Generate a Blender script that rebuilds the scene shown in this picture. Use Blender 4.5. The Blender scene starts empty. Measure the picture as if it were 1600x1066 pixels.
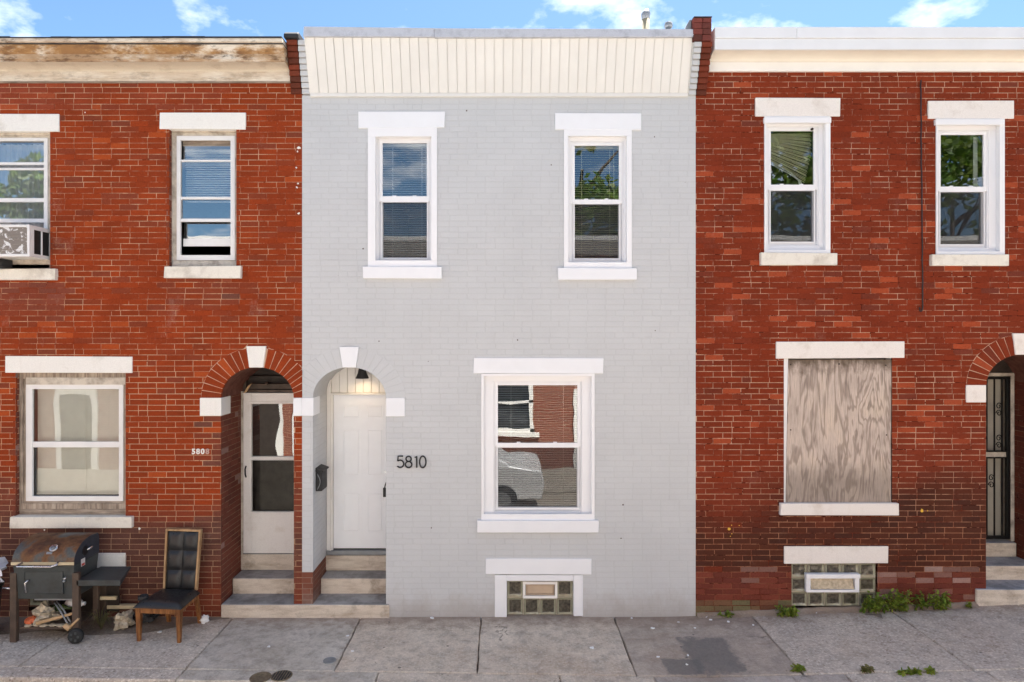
import bpy, math, random
from mathutils import Vector, Matrix, noise as mnoise

random.seed(7)
SC = bpy.context.scene
COL = SC.collection
R = math.radians

# ------------------------------------------------------------------ camera, sky, sun, exposure
CAM_D, CAM_H, FPX, VX, VY = 7.5, 3.27, 1012.5, 785.0, 523.0
cam_d = bpy.data.cameras.new('camera')
cam = bpy.data.objects.new('camera', cam_d)
COL.objects.link(cam)
cam.location = (0, -CAM_D, CAM_H)
cam.rotation_euler = (R(90), 0, 0)
cam_d.sensor_width = 36
cam_d.lens = 36 * FPX / 1600
cam_d.shift_x = (800 - VX) / 1600
cam_d.shift_y = -(533 - VY) / 1600
cam_d.clip_end = 2000
SC.camera = cam

SUN_EL, SUN_AZ = R(64), R(24)          # behind the row, a little to the right
SKY_STRENGTH, SUN_STRENGTH, EXPOSURE = 0.055, 5.0, 2.15
SC.view_settings.view_transform = 'Standard'
SC.view_settings.look = 'None'
SC.view_settings.exposure = EXPOSURE
SC.view_settings.gamma = 1
SC.view_settings.use_curve_mapping = False
SC.cycles.max_bounces = 10
SC.cycles.diffuse_bounces = 5
SC.cycles.transparent_max_bounces = 16
SC.cycles.use_denoising = True

sun_d = bpy.data.lights.new('sun', 'SUN')
sun_d.energy = SUN_STRENGTH
sun_d.angle = R(0.5)
sun_d.color = (1.0, 0.955, 0.89)
sun = bpy.data.objects.new('sun', sun_d)
COL.objects.link(sun)
SDIR = Vector((math.sin(SUN_AZ) * math.cos(SUN_EL), math.cos(SUN_AZ) * math.cos(SUN_EL), math.sin(SUN_EL)))
sun.rotation_euler = (-SDIR).to_track_quat('-Z', 'Y').to_euler()
sun.location = SDIR * 60

W = bpy.data.worlds.new('World')
SC.world = W
W.use_nodes = True
nt = W.node_tree
nt.nodes.clear()


def wn(t, **kw):
    n = nt.nodes.new(t)
    for k, v in kw.items():
        setattr(n, k, v)
    return n


sky = wn('ShaderNodeTexSky', sky_type='NISHITA', sun_disc=False)
sky.sun_elevation = SUN_EL
sky.sun_rotation = SUN_AZ
sky.air_density = 0.75
sky.dust_density = 0.4
sky.ozone_density = 2.0
tc = wn('ShaderNodeTexCoord')
sep = wn('ShaderNodeSeparateXYZ')
nt.links.new(tc.outputs['Generated'], sep.inputs[0])
zc = wn('ShaderNodeMath', operation='MAXIMUM')
zc.inputs[1].default_value = 0.0
nt.links.new(sep.outputs['Z'], zc.inputs[0])
za = wn('ShaderNodeMath', operation='ADD')
za.inputs[1].default_value = 0.22
nt.links.new(zc.outputs[0], za.inputs[0])
dx = wn('ShaderNodeMath', operation='DIVIDE')
dy = wn('ShaderNodeMath', operation='DIVIDE')
nt.links.new(sep.outputs['X'], dx.inputs[0])
nt.links.new(za.outputs[0], dx.inputs[1])
nt.links.new(sep.outputs['Y'], dy.inputs[0])
nt.links.new(za.outputs[0], dy.inputs[1])
cmb = wn('ShaderNodeCombineXYZ')
nt.links.new(dx.outputs[0], cmb.inputs[0])
nt.links.new(dy.outputs[0], cmb.inputs[1])
CLOUD_OFF = (1.13, 33.43, 17.31)
mp = wn('ShaderNodeMapping')
mp.inputs['Location'].default_value = CLOUD_OFF
nt.links.new(cmb.outputs[0], mp.inputs[0])
cn = wn('ShaderNodeTexNoise')
cn.inputs['Scale'].default_value = 3.4
cn.inputs['Detail'].default_value = 9
cn.inputs['Roughness'].default_value = 0.56
nt.links.new(mp.outputs[0], cn.inputs['Vector'])
cr = wn('ShaderNodeValToRGB')
cr.color_ramp.elements[0].position = 0.515
cr.color_ramp.elements[1].position = 0.74
nt.links.new(cn.outputs[0], cr.inputs[0])
tint = wn('ShaderNodeMix', data_type='RGBA', blend_type='MULTIPLY')
tint.inputs[0].default_value = 1.0
SKY_TINT = (0.84, 0.99, 1.0, 1)
tint.inputs[7].default_value = SKY_TINT
nt.links.new(sky.outputs[0], tint.inputs[6])
mx = wn('ShaderNodeMix', data_type='RGBA')
CLOUD = 10.0
mx.inputs[7].default_value = (CLOUD, CLOUD * 1.0, CLOUD * 1.02, 1)
nt.links.new(cr.outputs[0], mx.inputs[0])
nt.links.new(tint.outputs[2], mx.inputs[6])
bg = wn('ShaderNodeBackground')
bg.inputs[1].default_value = SKY_STRENGTH
nt.links.new(mx.outputs[2], bg.inputs[0])
wo = wn('ShaderNodeOutputWorld')
nt.links.new(bg.outputs[0], wo.inputs[0])


# ------------------------------------------------------------------ measuring helpers (photo survey -> metres)
def sc_(Y=0.0):
    return FPX / (CAM_D + Y)


def mx_(px, Y=0.0):
    return (px - VX) / sc_(Y)


def mz_(py, Y=0.0):
    return (VY - py) / sc_(Y) + CAM_H


def gz(x):
    """height of the pavement, which climbs gently to the right"""
    return 0.040 * max(0.0, min(x, 8.0) - 2.0)


# ------------------------------------------------------------------ materials
class NT:
    def __init__(s, name):
        s.m = bpy.data.materials.new(name)
        s.m.use_nodes = True
        s.t = s.m.node_tree
        s.t.nodes.clear()
        s.out = s.n('ShaderNodeOutputMaterial')

    def n(s, t, **kw):
        x = s.t.nodes.new(t)
        for k, v in kw.items():
            setattr(x, k, v)
        return x

    def l(s, a, b):
        s.t.links.new(a, b)

    def pos(s, scale=(1, 1, 1), loc=(0, 0, 0), obj=False):
        if obj:
            g = s.n('ShaderNodeTexCoord').outputs['Object']
        else:
            g = s.n('ShaderNodeNewGeometry').outputs['Position']
        mpn = s.n('ShaderNodeMapping')
        mpn.inputs['Scale'].default_value = scale
        mpn.inputs['Location'].default_value = loc
        s.l(g, mpn.inputs[0])
        return mpn.outputs[0]

    def noise(s, vec, scale, detail=4, rough=0.55, dist=0.0):
        x = s.n('ShaderNodeTexNoise')
        x.inputs['Scale'].default_value = scale
        x.inputs['Detail'].default_value = detail
        x.inputs['Roughness'].default_value = rough
        x.inputs['Distortion'].default_value = dist
        s.l(vec, x.inputs['Vector'])
        return x.outputs[0]

    def ramp(s, fac, stops):
        x = s.n('ShaderNodeValToRGB')
        e = x.color_ramp.elements
        while len(e) < len(stops):
            e.new(0.5)
        for i, (p, c) in enumerate(stops):
            e[i].position = p
            e[i].color = (c, c, c, 1) if isinstance(c, (int, float)) else (*c, 1)
        s.l(fac, x.inputs[0])
        return x.outputs[0]

    def mix(s, fac, a, b, mode='MIX'):
        x = s.n('ShaderNodeMix', data_type='RGBA', blend_type=mode)
        for sock, v in ((0, fac), (6, a), (7, b)):
            if isinstance(v, (int, float)):
                x.inputs[sock].default_value = v if sock == 0 else (v, v, v, 1)
            elif isinstance(v, tuple):
                x.inputs[sock].default_value = (*v, 1)
            else:
                s.l(v, x.inputs[sock])
        return x.outputs[2]

    def math(s, op, a, b=0.0):
        x = s.n('ShaderNodeMath', operation=op)
        for i, v in ((0, a), (1, b)):
            if isinstance(v, (int, float)):
                x.inputs[i].default_value = v
            else:
                s.l(v, x.inputs[i])
        return x.outputs[0]

    def bsdf(s, col, rough=0.7, metal=0.0, bump=None, bstr=0.3, bdist=0.002, spec=0.5):
        b = s.n('ShaderNodeBsdfPrincipled')
        if isinstance(col, tuple):
            b.inputs['Base Color'].default_value = (*col, 1)
        else:
            s.l(col, b.inputs['Base Color'])
        if isinstance(rough, (int, float)):
            b.inputs['Roughness'].default_value = rough
        else:
            s.l(rough, b.inputs['Roughness'])
        b.inputs['Metallic'].default_value = metal
        b.inputs['Specular IOR Level'].default_value = spec
        if bump is not None:
            bn = s.n('ShaderNodeBump')
            bn.inputs['Strength'].default_value = bstr
            bn.inputs['Distance'].default_value = bdist
            s.l(bump, bn.inputs['Height'])
            s.l(bn.outputs[0], b.inputs['Normal'])
        s.l(b.outputs[0], s.out.inputs[0])
        return b


def m_plain(name, col, rough=0.6, metal=0.0, var=0.12, scale=9.0, bump=0.15, spec=0.4):
    """one-coloured thing with slight mottling and grain"""
    k = NT(name)
    p = k.pos()
    n1 = k.noise(p, scale, 5)
    n2 = k.noise(p, scale * 14, 3)
    f = k.ramp(n1, [(0.3, 1 - var), (0.7, 1 + var * 0.4)])
    c = k.mix(1.0, col, f, 'MULTIPLY')
    r = k.ramp(n1, [(0.3, min(1, rough + 0.1)), (0.7, max(0.05, rough - 0.08))])
    k.bsdf(c, r, metal, n2, bump, 0.001, spec)
    return k.m


def m_dirty(name, col, dirt, amount=0.5, scale=3.0, streak=True, rough=0.75, fine=0.1, bstr=0.25, seed=0.0):
    """painted or stone surface with irregular dirt patches and vertical streaks"""
    k = NT(name)
    p = k.pos(loc=(seed, seed * 1.7, seed * 0.3))
    n1 = k.noise(p, scale, 6, 0.62)
    f1 = k.ramp(n1, [(0.62 - 0.25 * amount, 0.0), (0.80 - 0.1 * amount, 1.0)])
    f = f1
    if streak:
        ps = k.pos(scale=(1, 1, 0.12), loc=(seed, 0, 0))
        n2 = k.noise(ps, 22, 5, 0.6)
        f2 = k.ramp(n2, [(0.56, 0.0), (0.74, 0.7)])
        f = k.math('MAXIMUM', f1, k.math('MULTIPLY', f2, amount))
    f = k.math('MULTIPLY', f, min(1.0, 0.35 + amount * 0.6))
    n3 = k.noise(p, 110, 4)
    c = k.mix(f, col, dirt)
    c = k.mix(1.0, c, k.ramp(n3, [(0.25, 1 - fine), (0.75, 1 + fine * 0.5)]), 'MULTIPLY')
    k.bsdf(c, rough, 0, n3, bstr, 0.0015, 0.3)
    return k.m


def m_brick(name, efflo=0.0, gray=False):
    """colour of each brick comes from its own tint; the nodes add grain, pits, and lime bloom"""
    k = NT(name)
    at = k.n('ShaderNodeAttribute', attribute_name='tint')
    p = k.pos()
    g1 = k.noise(p, 46, 5, 0.65)
    g2 = k.noise(p, 210, 3, 0.6)
    g3 = k.noise(p, 1.6, 5, 0.6)
    c = k.mix(1.0, at.outputs['Color'], k.ramp(g1, [(0.28, 0.80 if not gray else 0.965), (0.5, 1.0), (0.75, 1.14 if not gray else 1.02)]), 'MULTIPLY')
    if not gray:
        c = k.mix(1.0, c, k.ramp(g3, [(0.3, 0.86), (0.65, 1.08)]), 'MULTIPLY')
        c = k.mix(1.0, c, k.ramp(g2, [(0.3, 0.86), (0.6, 1.04)]), 'MULTIPLY')
    else:
        c = k.mix(1.0, c, k.ramp(g3, [(0.3, 0.955), (0.7, 1.02)]), 'MULTIPLY')
        vo = k.n('ShaderNodeTexVoronoi')
        vo.inputs['Scale'].default_value = 5.0
        k.l(k.pos(scale=(1, 0.2, 1)), vo.inputs['Vector'])
        vsep = k.n('ShaderNodeSeparateColor')
        k.l(vo.outputs['Color'], vsep.inputs[0])
        chip = k.math('LESS_THAN', vo.outputs['Distance'], k.math('MULTIPLY', k.math('POWER', vsep.outputs[0], 2.2), 0.055))
        c = k.mix(chip, c, (0.10, 0.07, 0.06))
        sm = k.noise(k.pos(scale=(1, 1, 3.0)), 2.6, 6, 0.7)
        c = k.mix(k.ramp(sm, [(0.64, 0.0), (0.82, 0.34)]), c, (0.30, 0.28, 0.27))
        gg = k.n('ShaderNodeSeparateXYZ')
        k.l(k.n('ShaderNodeNewGeometry').outputs['Position'], gg.inputs[0])
        lown = k.noise(k.pos(scale=(1, 1, 0.8), loc=(2, 0, 5)), 3.4, 7, 0.7)
        mr = k.n('ShaderNodeMapRange')
        k.l(k.math('ADD', gg.outputs['Z'], k.math('MULTIPLY', k.math('SUBTRACT', 0.5, lown), 0.9)), mr.inputs[0])
        mr.inputs[1].default_value = 0.34
        mr.inputs[2].default_value = 0.0
        mr.inputs[3].default_value = 0.0
        mr.inputs[4].default_value = 0.5
        c = k.mix(mr.outputs[0], c, (0.34, 0.29, 0.25))
        drip = k.ramp(k.noise(k.pos(scale=(1, 1, 0.06), loc=(9, 0, 0)), 16, 5, 0.6), [(0.62, 0.0), (0.78, 0.16)])
        c = k.mix(drip, c, (0.36, 0.33, 0.30))
    if efflo > 0:
        e1 = k.noise(k.pos(scale=(1, 1, 0.55), loc=(4, 0, 2)), 2.2, 7, 0.72)
        f = k.math('MULTIPLY', k.ramp(e1, [(0.60, 0.0), (0.78, 1.0)]), efflo)
        f = k.math('MULTIPLY', f, k.ramp(g1, [(0.35, 0.2), (0.6, 1.0)]))
        c = k.mix(f, c, (0.42, 0.33, 0.28))
    k.bsdf(c, 0.86 if not gray else 0.7, 0, k.math('ADD', g1, g2), 0.45 if not gray else 0.2, 0.003 if not gray else 0.0012, 0.06 if not gray else 0.2)
    return k.m


def m_mortar(name, col, over, lo=0.47, hi=0.54, gap=0.62, mid=4.5, half=1.35, low=0.12):
    """joint mortar, in places hidden under old red wash, in places fallen out"""
    k = NT(name)
    p = k.pos()
    n1 = k.noise(k.pos(scale=(0.8, 1, 1.2)), 3.2, 6, 0.72)
    n2 = k.noise(p, 90, 3)
    n3 = k.noise(k.pos(scale=(0.5, 1, 1), loc=(7, 0, 3)), 9, 4, 0.7)
    g = k.n('ShaderNodeSeparateXYZ')
    k.l(k.n('ShaderNodeNewGeometry').outputs['Position'], g.inputs[0])
    bare = k.math('MAXIMUM', k.math('SUBTRACT', k.math('ABSOLUTE', k.math('SUBTRACT', g.outputs['Z'], mid)), half), 0.0)
    n1 = k.math('ADD', n1, k.math('MINIMUM', k.math('MULTIPLY', bare, 0.3), low))
    c = k.mix(k.ramp(n1, [(lo, 1.0), (hi, 0.0)]), col, over)
    c = k.mix(k.ramp(n3, [(gap, 0.0), (gap + 0.05, 1.0)]), c, (over[0] * .28, over[1] * .3, over[2] * .35))  # dark tone imitates shadow in joints that lost their mortar
    at = k.n('ShaderNodeAttribute', attribute_name='tint')
    c = k.mix(1.0, c, at.outputs['Color'], 'MULTIPLY')
    c = k.mix(1.0, c, k.ramp(n2, [(0.3, 0.8), (0.7, 1.1)]), 'MULTIPLY')
    k.bsdf(c, 0.95, 0, n2, 0.4, 0.002, 0.1)
    return k.m


def m_concrete(name, c1, c2, pebble=0.0, seed=0.0, stain=(0.27, 0.235, 0.20), blotch=(), worn=1.0):
    """pavement: mottled tone, exposed pebbles, hairline cracks, gum, old stains"""
    k = NT(name)
    p = k.pos(loc=(seed, seed * 0.6, 0))
    n1 = k.noise(p, 1.7, 7, 0.65, 0.4)
    n2 = k.noise(p, 7, 7, 0.68)
    n3 = k.noise(p, 170, 3, 0.6)
    n5 = k.noise(p, 32, 5, 0.7)
    c = k.mix(k.ramp(n1, [(0.32, 0.0), (0.68, 1.0)]), c1, c2)
    c = k.mix(k.ramp(n2, [(0.45, 0.0), (0.74, 0.85 * worn)]), c, stain)
    c = k.mix(1.0, c, k.ramp(n3, [(0.25, 0.72), (0.7, 1.14)]), 'MULTIPLY')
    c = k.mix(1.0, c, k.ramp(n5, [(0.3, 0.82), (0.55, 1.0), (0.75, 1.1)]), 'MULTIPLY')
    n4 = k.noise(p, 0.9, 5, 0.7, 1.2)
    c = k.mix(k.ramp(n4, [(0.52, 0.0), (0.68, 0.45 * worn)]), c, (c1[0] * .72, c1[1] * .60, c1[2] * .5))
    h = n3
    if pebble > 0:
        vo = k.n('ShaderNodeTexVoronoi')
        vo.inputs['Scale'].default_value = 44
        k.l(p, vo.inputs['Vector'])
        sepc = k.n('ShaderNodeSeparateColor')
        k.l(vo.outputs['Color'], sepc.inputs[0])
        peb = k.ramp(sepc.outputs[0], [(0.0, (0.045, 0.038, 0.033)), (0.2, (0.40, 0.345, 0.295)), (0.6, (0.66, 0.60, 0.53)), (1.0, (0.80, 0.76, 0.70))])
        edge = k.ramp(vo.outputs['Distance'], [(0.35, 0.0), (0.62, 1.0)])
        pc = k.mix(edge, peb, (0.42, 0.37, 0.325))
        area = k.math('MULTIPLY', k.ramp(n1, [(0.3, 1.0), (0.75, 0.45)]), pebble)
        c = k.mix(area, c, pc)
        h = k.math('ADD', n3, k.math('MULTIPLY', vo.outputs['Distance'], -1.5))
    for cx, cy, rx, ry in blotch:
        g = k.n('ShaderNodeSeparateXYZ')
        k.l(k.n('ShaderNodeNewGeometry').outputs['Position'], g.inputs[0])
        ax = k.math('ABSOLUTE', k.math('DIVIDE', k.math('SUBTRACT', g.outputs['X'], cx), rx))
        ay = k.math('ABSOLUTE', k.math('DIVIDE', k.math('SUBTRACT', g.outputs['Y'], cy), ry))
        d = k.math('ADD', k.math('MAXIMUM', ax, ay), k.math('MULTIPLY', k.math('SUBTRACT', n2, 0.5), 1.1))
        c = k.mix(k.ramp(d, [(0.82, 0.72), (1.02, 0.0)]), c, k.mix(n5, (0.12, 0.115, 0.11), (0.19, 0.18, 0.172)))
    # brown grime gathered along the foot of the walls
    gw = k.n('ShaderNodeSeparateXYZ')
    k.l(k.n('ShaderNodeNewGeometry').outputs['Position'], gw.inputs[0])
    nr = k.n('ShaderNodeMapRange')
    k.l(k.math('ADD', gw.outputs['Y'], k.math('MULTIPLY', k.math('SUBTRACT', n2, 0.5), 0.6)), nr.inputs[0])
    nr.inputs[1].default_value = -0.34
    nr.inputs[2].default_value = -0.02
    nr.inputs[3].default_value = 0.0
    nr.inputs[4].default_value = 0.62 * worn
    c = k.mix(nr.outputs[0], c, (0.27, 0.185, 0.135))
    # gum and oil spots
    v2 = k.n('ShaderNodeTexVoronoi')
    v2.inputs['Scale'].default_value = 4.5
    k.l(p, v2.inputs['Vector'])
    s2 = k.n('ShaderNodeSeparateColor')
    k.l(v2.outputs['Color'], s2.inputs[0])
    gum = k.math('LESS_THAN', v2.outputs['Distance'], k.math('MULTIPLY', k.math('POWER', s2.outputs[0], 3.0), 0.09))
    c = k.mix(k.math('MULTIPLY', gum, 0.7), c, (0.09, 0.08, 0.075))
    # hairline cracks, only here and there
    v3 = k.n('ShaderNodeTexVoronoi', feature='DISTANCE_TO_EDGE')
    v3.inputs['Scale'].default_value = 0.9
    wv = k.n('ShaderNodeVectorMath', operation='ADD')
    nv = k.n('ShaderNodeTexNoise')
    nv.inputs['Scale'].default_value = 5
    nv.inputs['Detail'].default_value = 6
    k.l(p, nv.inputs['Vector'])
    sv = k.n('ShaderNodeVectorMath', operation='SCALE')
    sv.inputs['Scale'].default_value = 0.35
    k.l(nv.outputs['Color'], sv.inputs[0])
    k.l(p, wv.inputs[0])
    k.l(sv.outputs[0], wv.inputs[1])
    k.l(wv.outputs[0], v3.inputs['Vector'])
    crack = k.math('MULTIPLY', k.ramp(v3.outputs['Distance'], [(0.002, 1.0), (0.009, 0.0)]), k.ramp(n1, [(0.585, 0.0), (0.64, 0.7)]))
    c = k.mix(crack, c, (0.07, 0.06, 0.05))
    k.bsdf(c, 0.9, 0, h, 0.5, 0.003, 0.2)
    return k.m


def m_wood_ply(name):
    k = NT(name)
    pw = k.pos(scale=(1.0, 1.0, 0.16))
    wob = k.noise(pw, 3.2, 4, 0.55, 0.6)
    g = k.n('ShaderNodeSeparateXYZ')
    k.l(k.n('ShaderNodeNewGeometry').outputs['Position'], g.inputs[0])
    arg = k.math('ADD', k.math('MULTIPLY', wob, 72.0), k.math('MULTIPLY', g.outputs['X'], 16.0))
    rings = k.math('SINE', arg)
    fine = k.noise(k.pos(scale=(1, 1, 0.035)), 130, 4, 0.7)
    base = k.noise(k.pos(scale=(1, 1, 0.5)), 3.1, 5, 0.6)
    c = k.ramp(base, [(0.28, (0.40, 0.325, 0.275)), (0.5, (0.56, 0.46, 0.39)), (0.75, (0.63, 0.51, 0.40))])
    c = k.mix(k.ramp(rings, [(0.15, 0.0), (0.98, 0.6)]), c, (0.20, 0.15, 0.12))
    c = k.mix(1.0, c, k.ramp(fine, [(0.3, 0.58), (0.52, 1.0), (0.8, 1.16)]), 'MULTIPLY')
    rot = k.noise(k.pos(scale=(1, 1, 0.8)), 7, 6, 0.65)
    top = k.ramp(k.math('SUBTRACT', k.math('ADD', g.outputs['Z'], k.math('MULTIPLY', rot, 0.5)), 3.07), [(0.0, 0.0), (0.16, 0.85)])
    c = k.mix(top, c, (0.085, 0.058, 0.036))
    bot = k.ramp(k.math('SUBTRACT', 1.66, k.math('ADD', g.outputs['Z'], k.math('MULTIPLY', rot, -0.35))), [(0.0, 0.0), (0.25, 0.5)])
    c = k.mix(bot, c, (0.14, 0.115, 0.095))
    pk = k.ramp(rot, [(0.66, 0.0), (0.74, 0.6)])
    c = k.mix(pk, c, (0.15, 0.105, 0.07))
    k.bsdf(c, 0.85, 0, k.math('ADD', fine, k.math('MULTIPLY', rings, 0.3)), 0.4, 0.002, 0.2)
    return k.m


def m_wood(name, c1, c2, scale=60, stretch=(1, 1, 0.06), rough=0.8):
    k = NT(name)
    n1 = k.noise(k.pos(scale=stretch), scale, 5, 0.65)
    n2 = k.noise(k.pos(), 7, 5, 0.6)
    c = k.mix(k.ramp(n1, [(0.35, 0.0), (0.62, 1.0)]), c1, c2)
    c = k.mix(1.0, c, k.ramp(n2, [(0.3, 0.7), (0.65, 1.1)]), 'MULTIPLY')
    k.bsdf(c, rough, 0, n1, 0.4, 0.002, 0.3)
    return k.m


def m_peel(name):
    """old cornice paint: cream over ochre and blackened wood"""
    k = NT(name)
    ps = k.pos(scale=(0.55, 1, 1.5))
    n1 = k.noise(ps, 3.2, 8, 0.68)
    n2 = k.noise(ps, 9.0, 8, 0.72)
    n3 = k.noise(k.pos(scale=(0.2, 1, 2.2)), 30, 5, 0.6)
    at = k.n('ShaderNodeAttribute', attribute_name='tint')
    sepc = k.n('ShaderNodeSeparateColor')
    k.l(at.outputs['Color'], sepc.inputs[0])
    c = k.mix(k.ramp(n3, [(0.3, 0.0), (0.7, 1.0)]), (0.60, 0.53, 0.44), (0.74, 0.69, 0.60))
    f1 = k.math('MULTIPLY', k.ramp(n1, [(0.40, 0.0), (0.55, 1.0)]), sepc.outputs[0])
    c = k.mix(f1, c, (0.44, 0.26, 0.10))
    f2 = k.math('MULTIPLY', k.ramp(n2, [(0.51, 0.0), (0.63, 1.0)]), sepc.outputs[1])
    c = k.mix(f2, c, (0.07, 0.05, 0.035))
    f3 = k.math('MULTIPLY', k.ramp(k.math('ADD', n1, k.math('MULTIPLY', n2, 0.4)), [(0.62, 0.0), (0.8, 0.8)]), sepc.outputs[2])
    c = k.mix(f3, c, (0.25, 0.13, 0.06))
    k.bsdf(c, 0.85, 0, k.math('ADD', n2, n3), 0.5, 0.004, 0.2)
    return k.m


def m_step(name, riser, dirt, tread, seed):
    """old stone step: banded tan risers, grimy gray treads trodden dark"""
    k = NT(name)
    p = k.pos(loc=(seed, 0, seed))
    ng = k.n('ShaderNodeNewGeometry')
    g = k.n('ShaderNodeSeparateXYZ')
    k.l(ng.outputs['True Normal'], g.inputs[0])
    up = k.ramp(g.outputs['Z'], [(0.5, 0.0), (0.8, 1.0)])
    band = k.noise(k.pos(scale=(0.6, 1, 3.2), loc=(seed, 0, 1)), 4.0, 7, 0.68)
    blot = k.noise(p, 4.5, 6, 0.65)
    fine = k.noise(p, 120, 3)
    c = k.mix(k.ramp(band, [(0.45, 0.0), (0.7, 0.75)]), riser, dirt)
    c = k.mix(k.ramp(blot, [(0.55, 0.0), (0.75, 0.7)]), c, (dirt[0] * .6, dirt[1] * .6, dirt[2] * .55))
    t = k.mix(k.ramp(blot, [(0.42, 0.0), (0.68, 0.85)]), tread, (tread[0] * .42, tread[1] * .41, tread[2] * .40))
    c = k.mix(up, c, t)
    c = k.mix(1.0, c, k.ramp(fine, [(0.25, 0.82), (0.75, 1.08)]), 'MULTIPLY')
    k.bsdf(c, 0.75, 0, fine, 0.35, 0.002, 0.3)
    return k.m


def m_rust(name):
    k = NT(name)
    p = k.pos()
    n1 = k.noise(k.pos(loc=(0.3, 0.2, 0)), 2.6, 4, 0.55, 0.3)
    n2 = k.noise(p, 40, 5, 0.65)
    c = k.ramp(n1, [(0.36, (0.055, 0.065, 0.075)), (0.46, (0.085, 0.09, 0.085)), (0.53, (0.17, 0.078, 0.03)), (0.62, (0.085, 0.036, 0.02)), (0.75, (0.15, 0.11, 0.065))])
    c = k.mix(1.0, c, k.ramp(n2, [(0.3, 0.7), (0.7, 1.15)]), 'MULTIPLY')
    k.bsdf(c, k.ramp(n1, [(0.4, 0.42), (0.6, 0.8)]), 0.1, n2, 0.3, 0.002, 0.4)
    return k.m


def m_glass(name, refl=0.3, tintc=(0.86, 0.9, 0.9), wob=0.0008, scale=2.5):
    """window pane: clear sheet that mirrors the street, slightly wavy"""
    k = NT(name)
    tr = k.n('ShaderNodeBsdfTransparent')
    tr.inputs[0].default_value = (*tintc, 1)
    gl = k.n('ShaderNodeBsdfGlossy')
    gl.inputs['Roughness'].default_value = 0.0
    gl.inputs[0].default_value = (0.97, 0.99, 1, 1)
    n1 = k.noise(k.pos(), scale, 1, 0.4)
    bn = k.n('ShaderNodeBump')
    bn.inputs['Strength'].default_value = 1.0
    bn.inputs['Distance'].default_value = wob
    k.l(n1, bn.inputs['Height'])
    k.l(bn.outputs[0], gl.inputs['Normal'])
    fr = k.n('ShaderNodeFresnel')
    fr.inputs['IOR'].default_value = 1.5
    f = k.math('ADD', fr.outputs[0], refl - 0.04)
    ms = k.n('ShaderNodeMixShader')
    k.l(f, ms.inputs[0])
    k.l(tr.outputs[0], ms.inputs[1])
    k.l(gl.outputs[0], ms.inputs[2])
    k.l(ms.outputs[0], k.out.inputs[0])
    return k.m


def m_screen(name):
    """fine insect mesh: half see-through"""
    k = NT(name)
    tr = k.n('ShaderNodeBsdfTransparent')
    df = k.n('ShaderNodeBsdfDiffuse')
    df.inputs[0].default_value = (0.05, 0.05, 0.052, 1)
    ms = k.n('ShaderNodeMixShader')
    ms.inputs[0].default_value = 0.42
    k.l(tr.outputs[0], ms.inputs[1])
    k.l(df.outputs[0], ms.inputs[2])
    k.l(ms.outputs[0], k.out.inputs[0])
    return k.m


def m_leaf(name, c1, c2):
    k = NT(name)
    at = k.n('ShaderNodeAttribute', attribute_name='tint')
    c = k.mix(k.noise(k.pos(), 5, 3), c1, c2)
    c = k.mix(1.0, c, at.outputs['Color'], 'MULTIPLY')
    b = k.bsdf(c, 0.55, 0, None, spec=0.3)
    tl = k.n('ShaderNodeBsdfTranslucent')
    k.l(k.mix(1.0, c, (1.3, 1.5, 0.6), 'MULTIPLY'), tl.inputs[0])
    ms = k.n('ShaderNodeMixShader')
    ms.inputs[0].default_value = 0.3
    k.l(b.outputs[0], ms.inputs[1])
    k.l(tl.outputs[0], ms.inputs[2])
    k.l(ms.outputs[0], k.out.inputs[0])
    return k.m


def m_emit(name, col, s):
    k = NT(name)
    e = k.n('ShaderNodeEmission')
    e.inputs[0].default_value = (*col, 1)
    e.inputs[1].default_value = s
    k.l(e.outputs[0], k.out.inputs[0])
    return k.m


def m_far_brick(name):
    k = NT(name)
    bt = k.n('ShaderNodeTexBrick')
    for i, c in ((1, (0.24, 0.06, 0.03)), (2, (0.18, 0.042, 0.022)), (3, (0.38, 0.26, 0.18))):
        bt.inputs[i].default_value = (*c, 1)
    bt.inputs['Scale'].default_value = 1.0
    bt.inputs['Mortar Size'].default_value = 0.005
    bt.inputs['Brick Width'].default_value = 0.213
    bt.inputs['Row Height'].default_value = 0.064
    g = k.n('ShaderNodeSeparateXYZ')
    k.l(k.n('ShaderNodeNewGeometry').outputs['Position'], g.inputs[0])
    cb = k.n('ShaderNodeCombineXYZ')
    k.l(g.outputs['X'], cb.inputs[0])
    k.l(g.outputs['Z'], cb.inputs[1])
    k.l(cb.outputs[0], bt.inputs['Vector'])
    k.bsdf(bt.outputs[0], 0.9)
    return k.m


MT = {}
MT['brick_a'] = m_brick('red_brick_worn', efflo=0.55)
MT['brick_c'] = m_brick('red_brick_dark', efflo=0.3)
MT['brick_b'] = m_brick('painted_brick', gray=True)
MT['mortar_a'] = m_mortar('mortar_tan', (0.54, 0.35, 0.22), (0.25, 0.044, 0.014), 0.42, 0.58)
MT['mortar_c'] = m_mortar('mortar_washed', (0.55, 0.36, 0.245), (0.19, 0.034, 0.014), 0.45, 0.60, 0.57, low=0.06)
MT['mortar_arch'] = m_plain('pale_arch_mortar', (0.62, 0.42, 0.29), 0.95, var=0.25, scale=12)
MT['mortar_b'] = m_plain('paint_in_joints', (0.50, 0.509, 0.515), 0.7, var=0.05)
MT['lintel_b'] = m_plain('white_masonry_paint', (0.80, 0.81, 0.83), 0.55, var=0.03, scale=4)
MT['lintel_a'] = m_dirty('cream_white_stone_paint', (0.82, 0.80, 0.75), (0.42, 0.36, 0.27), 0.28, 3.5, seed=2)
MT['lintel_c'] = m_dirty('pinkish_white_stone', (0.80, 0.75, 0.70), (0.50, 0.42, 0.34), 0.32, 4.0, seed=5)
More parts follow.
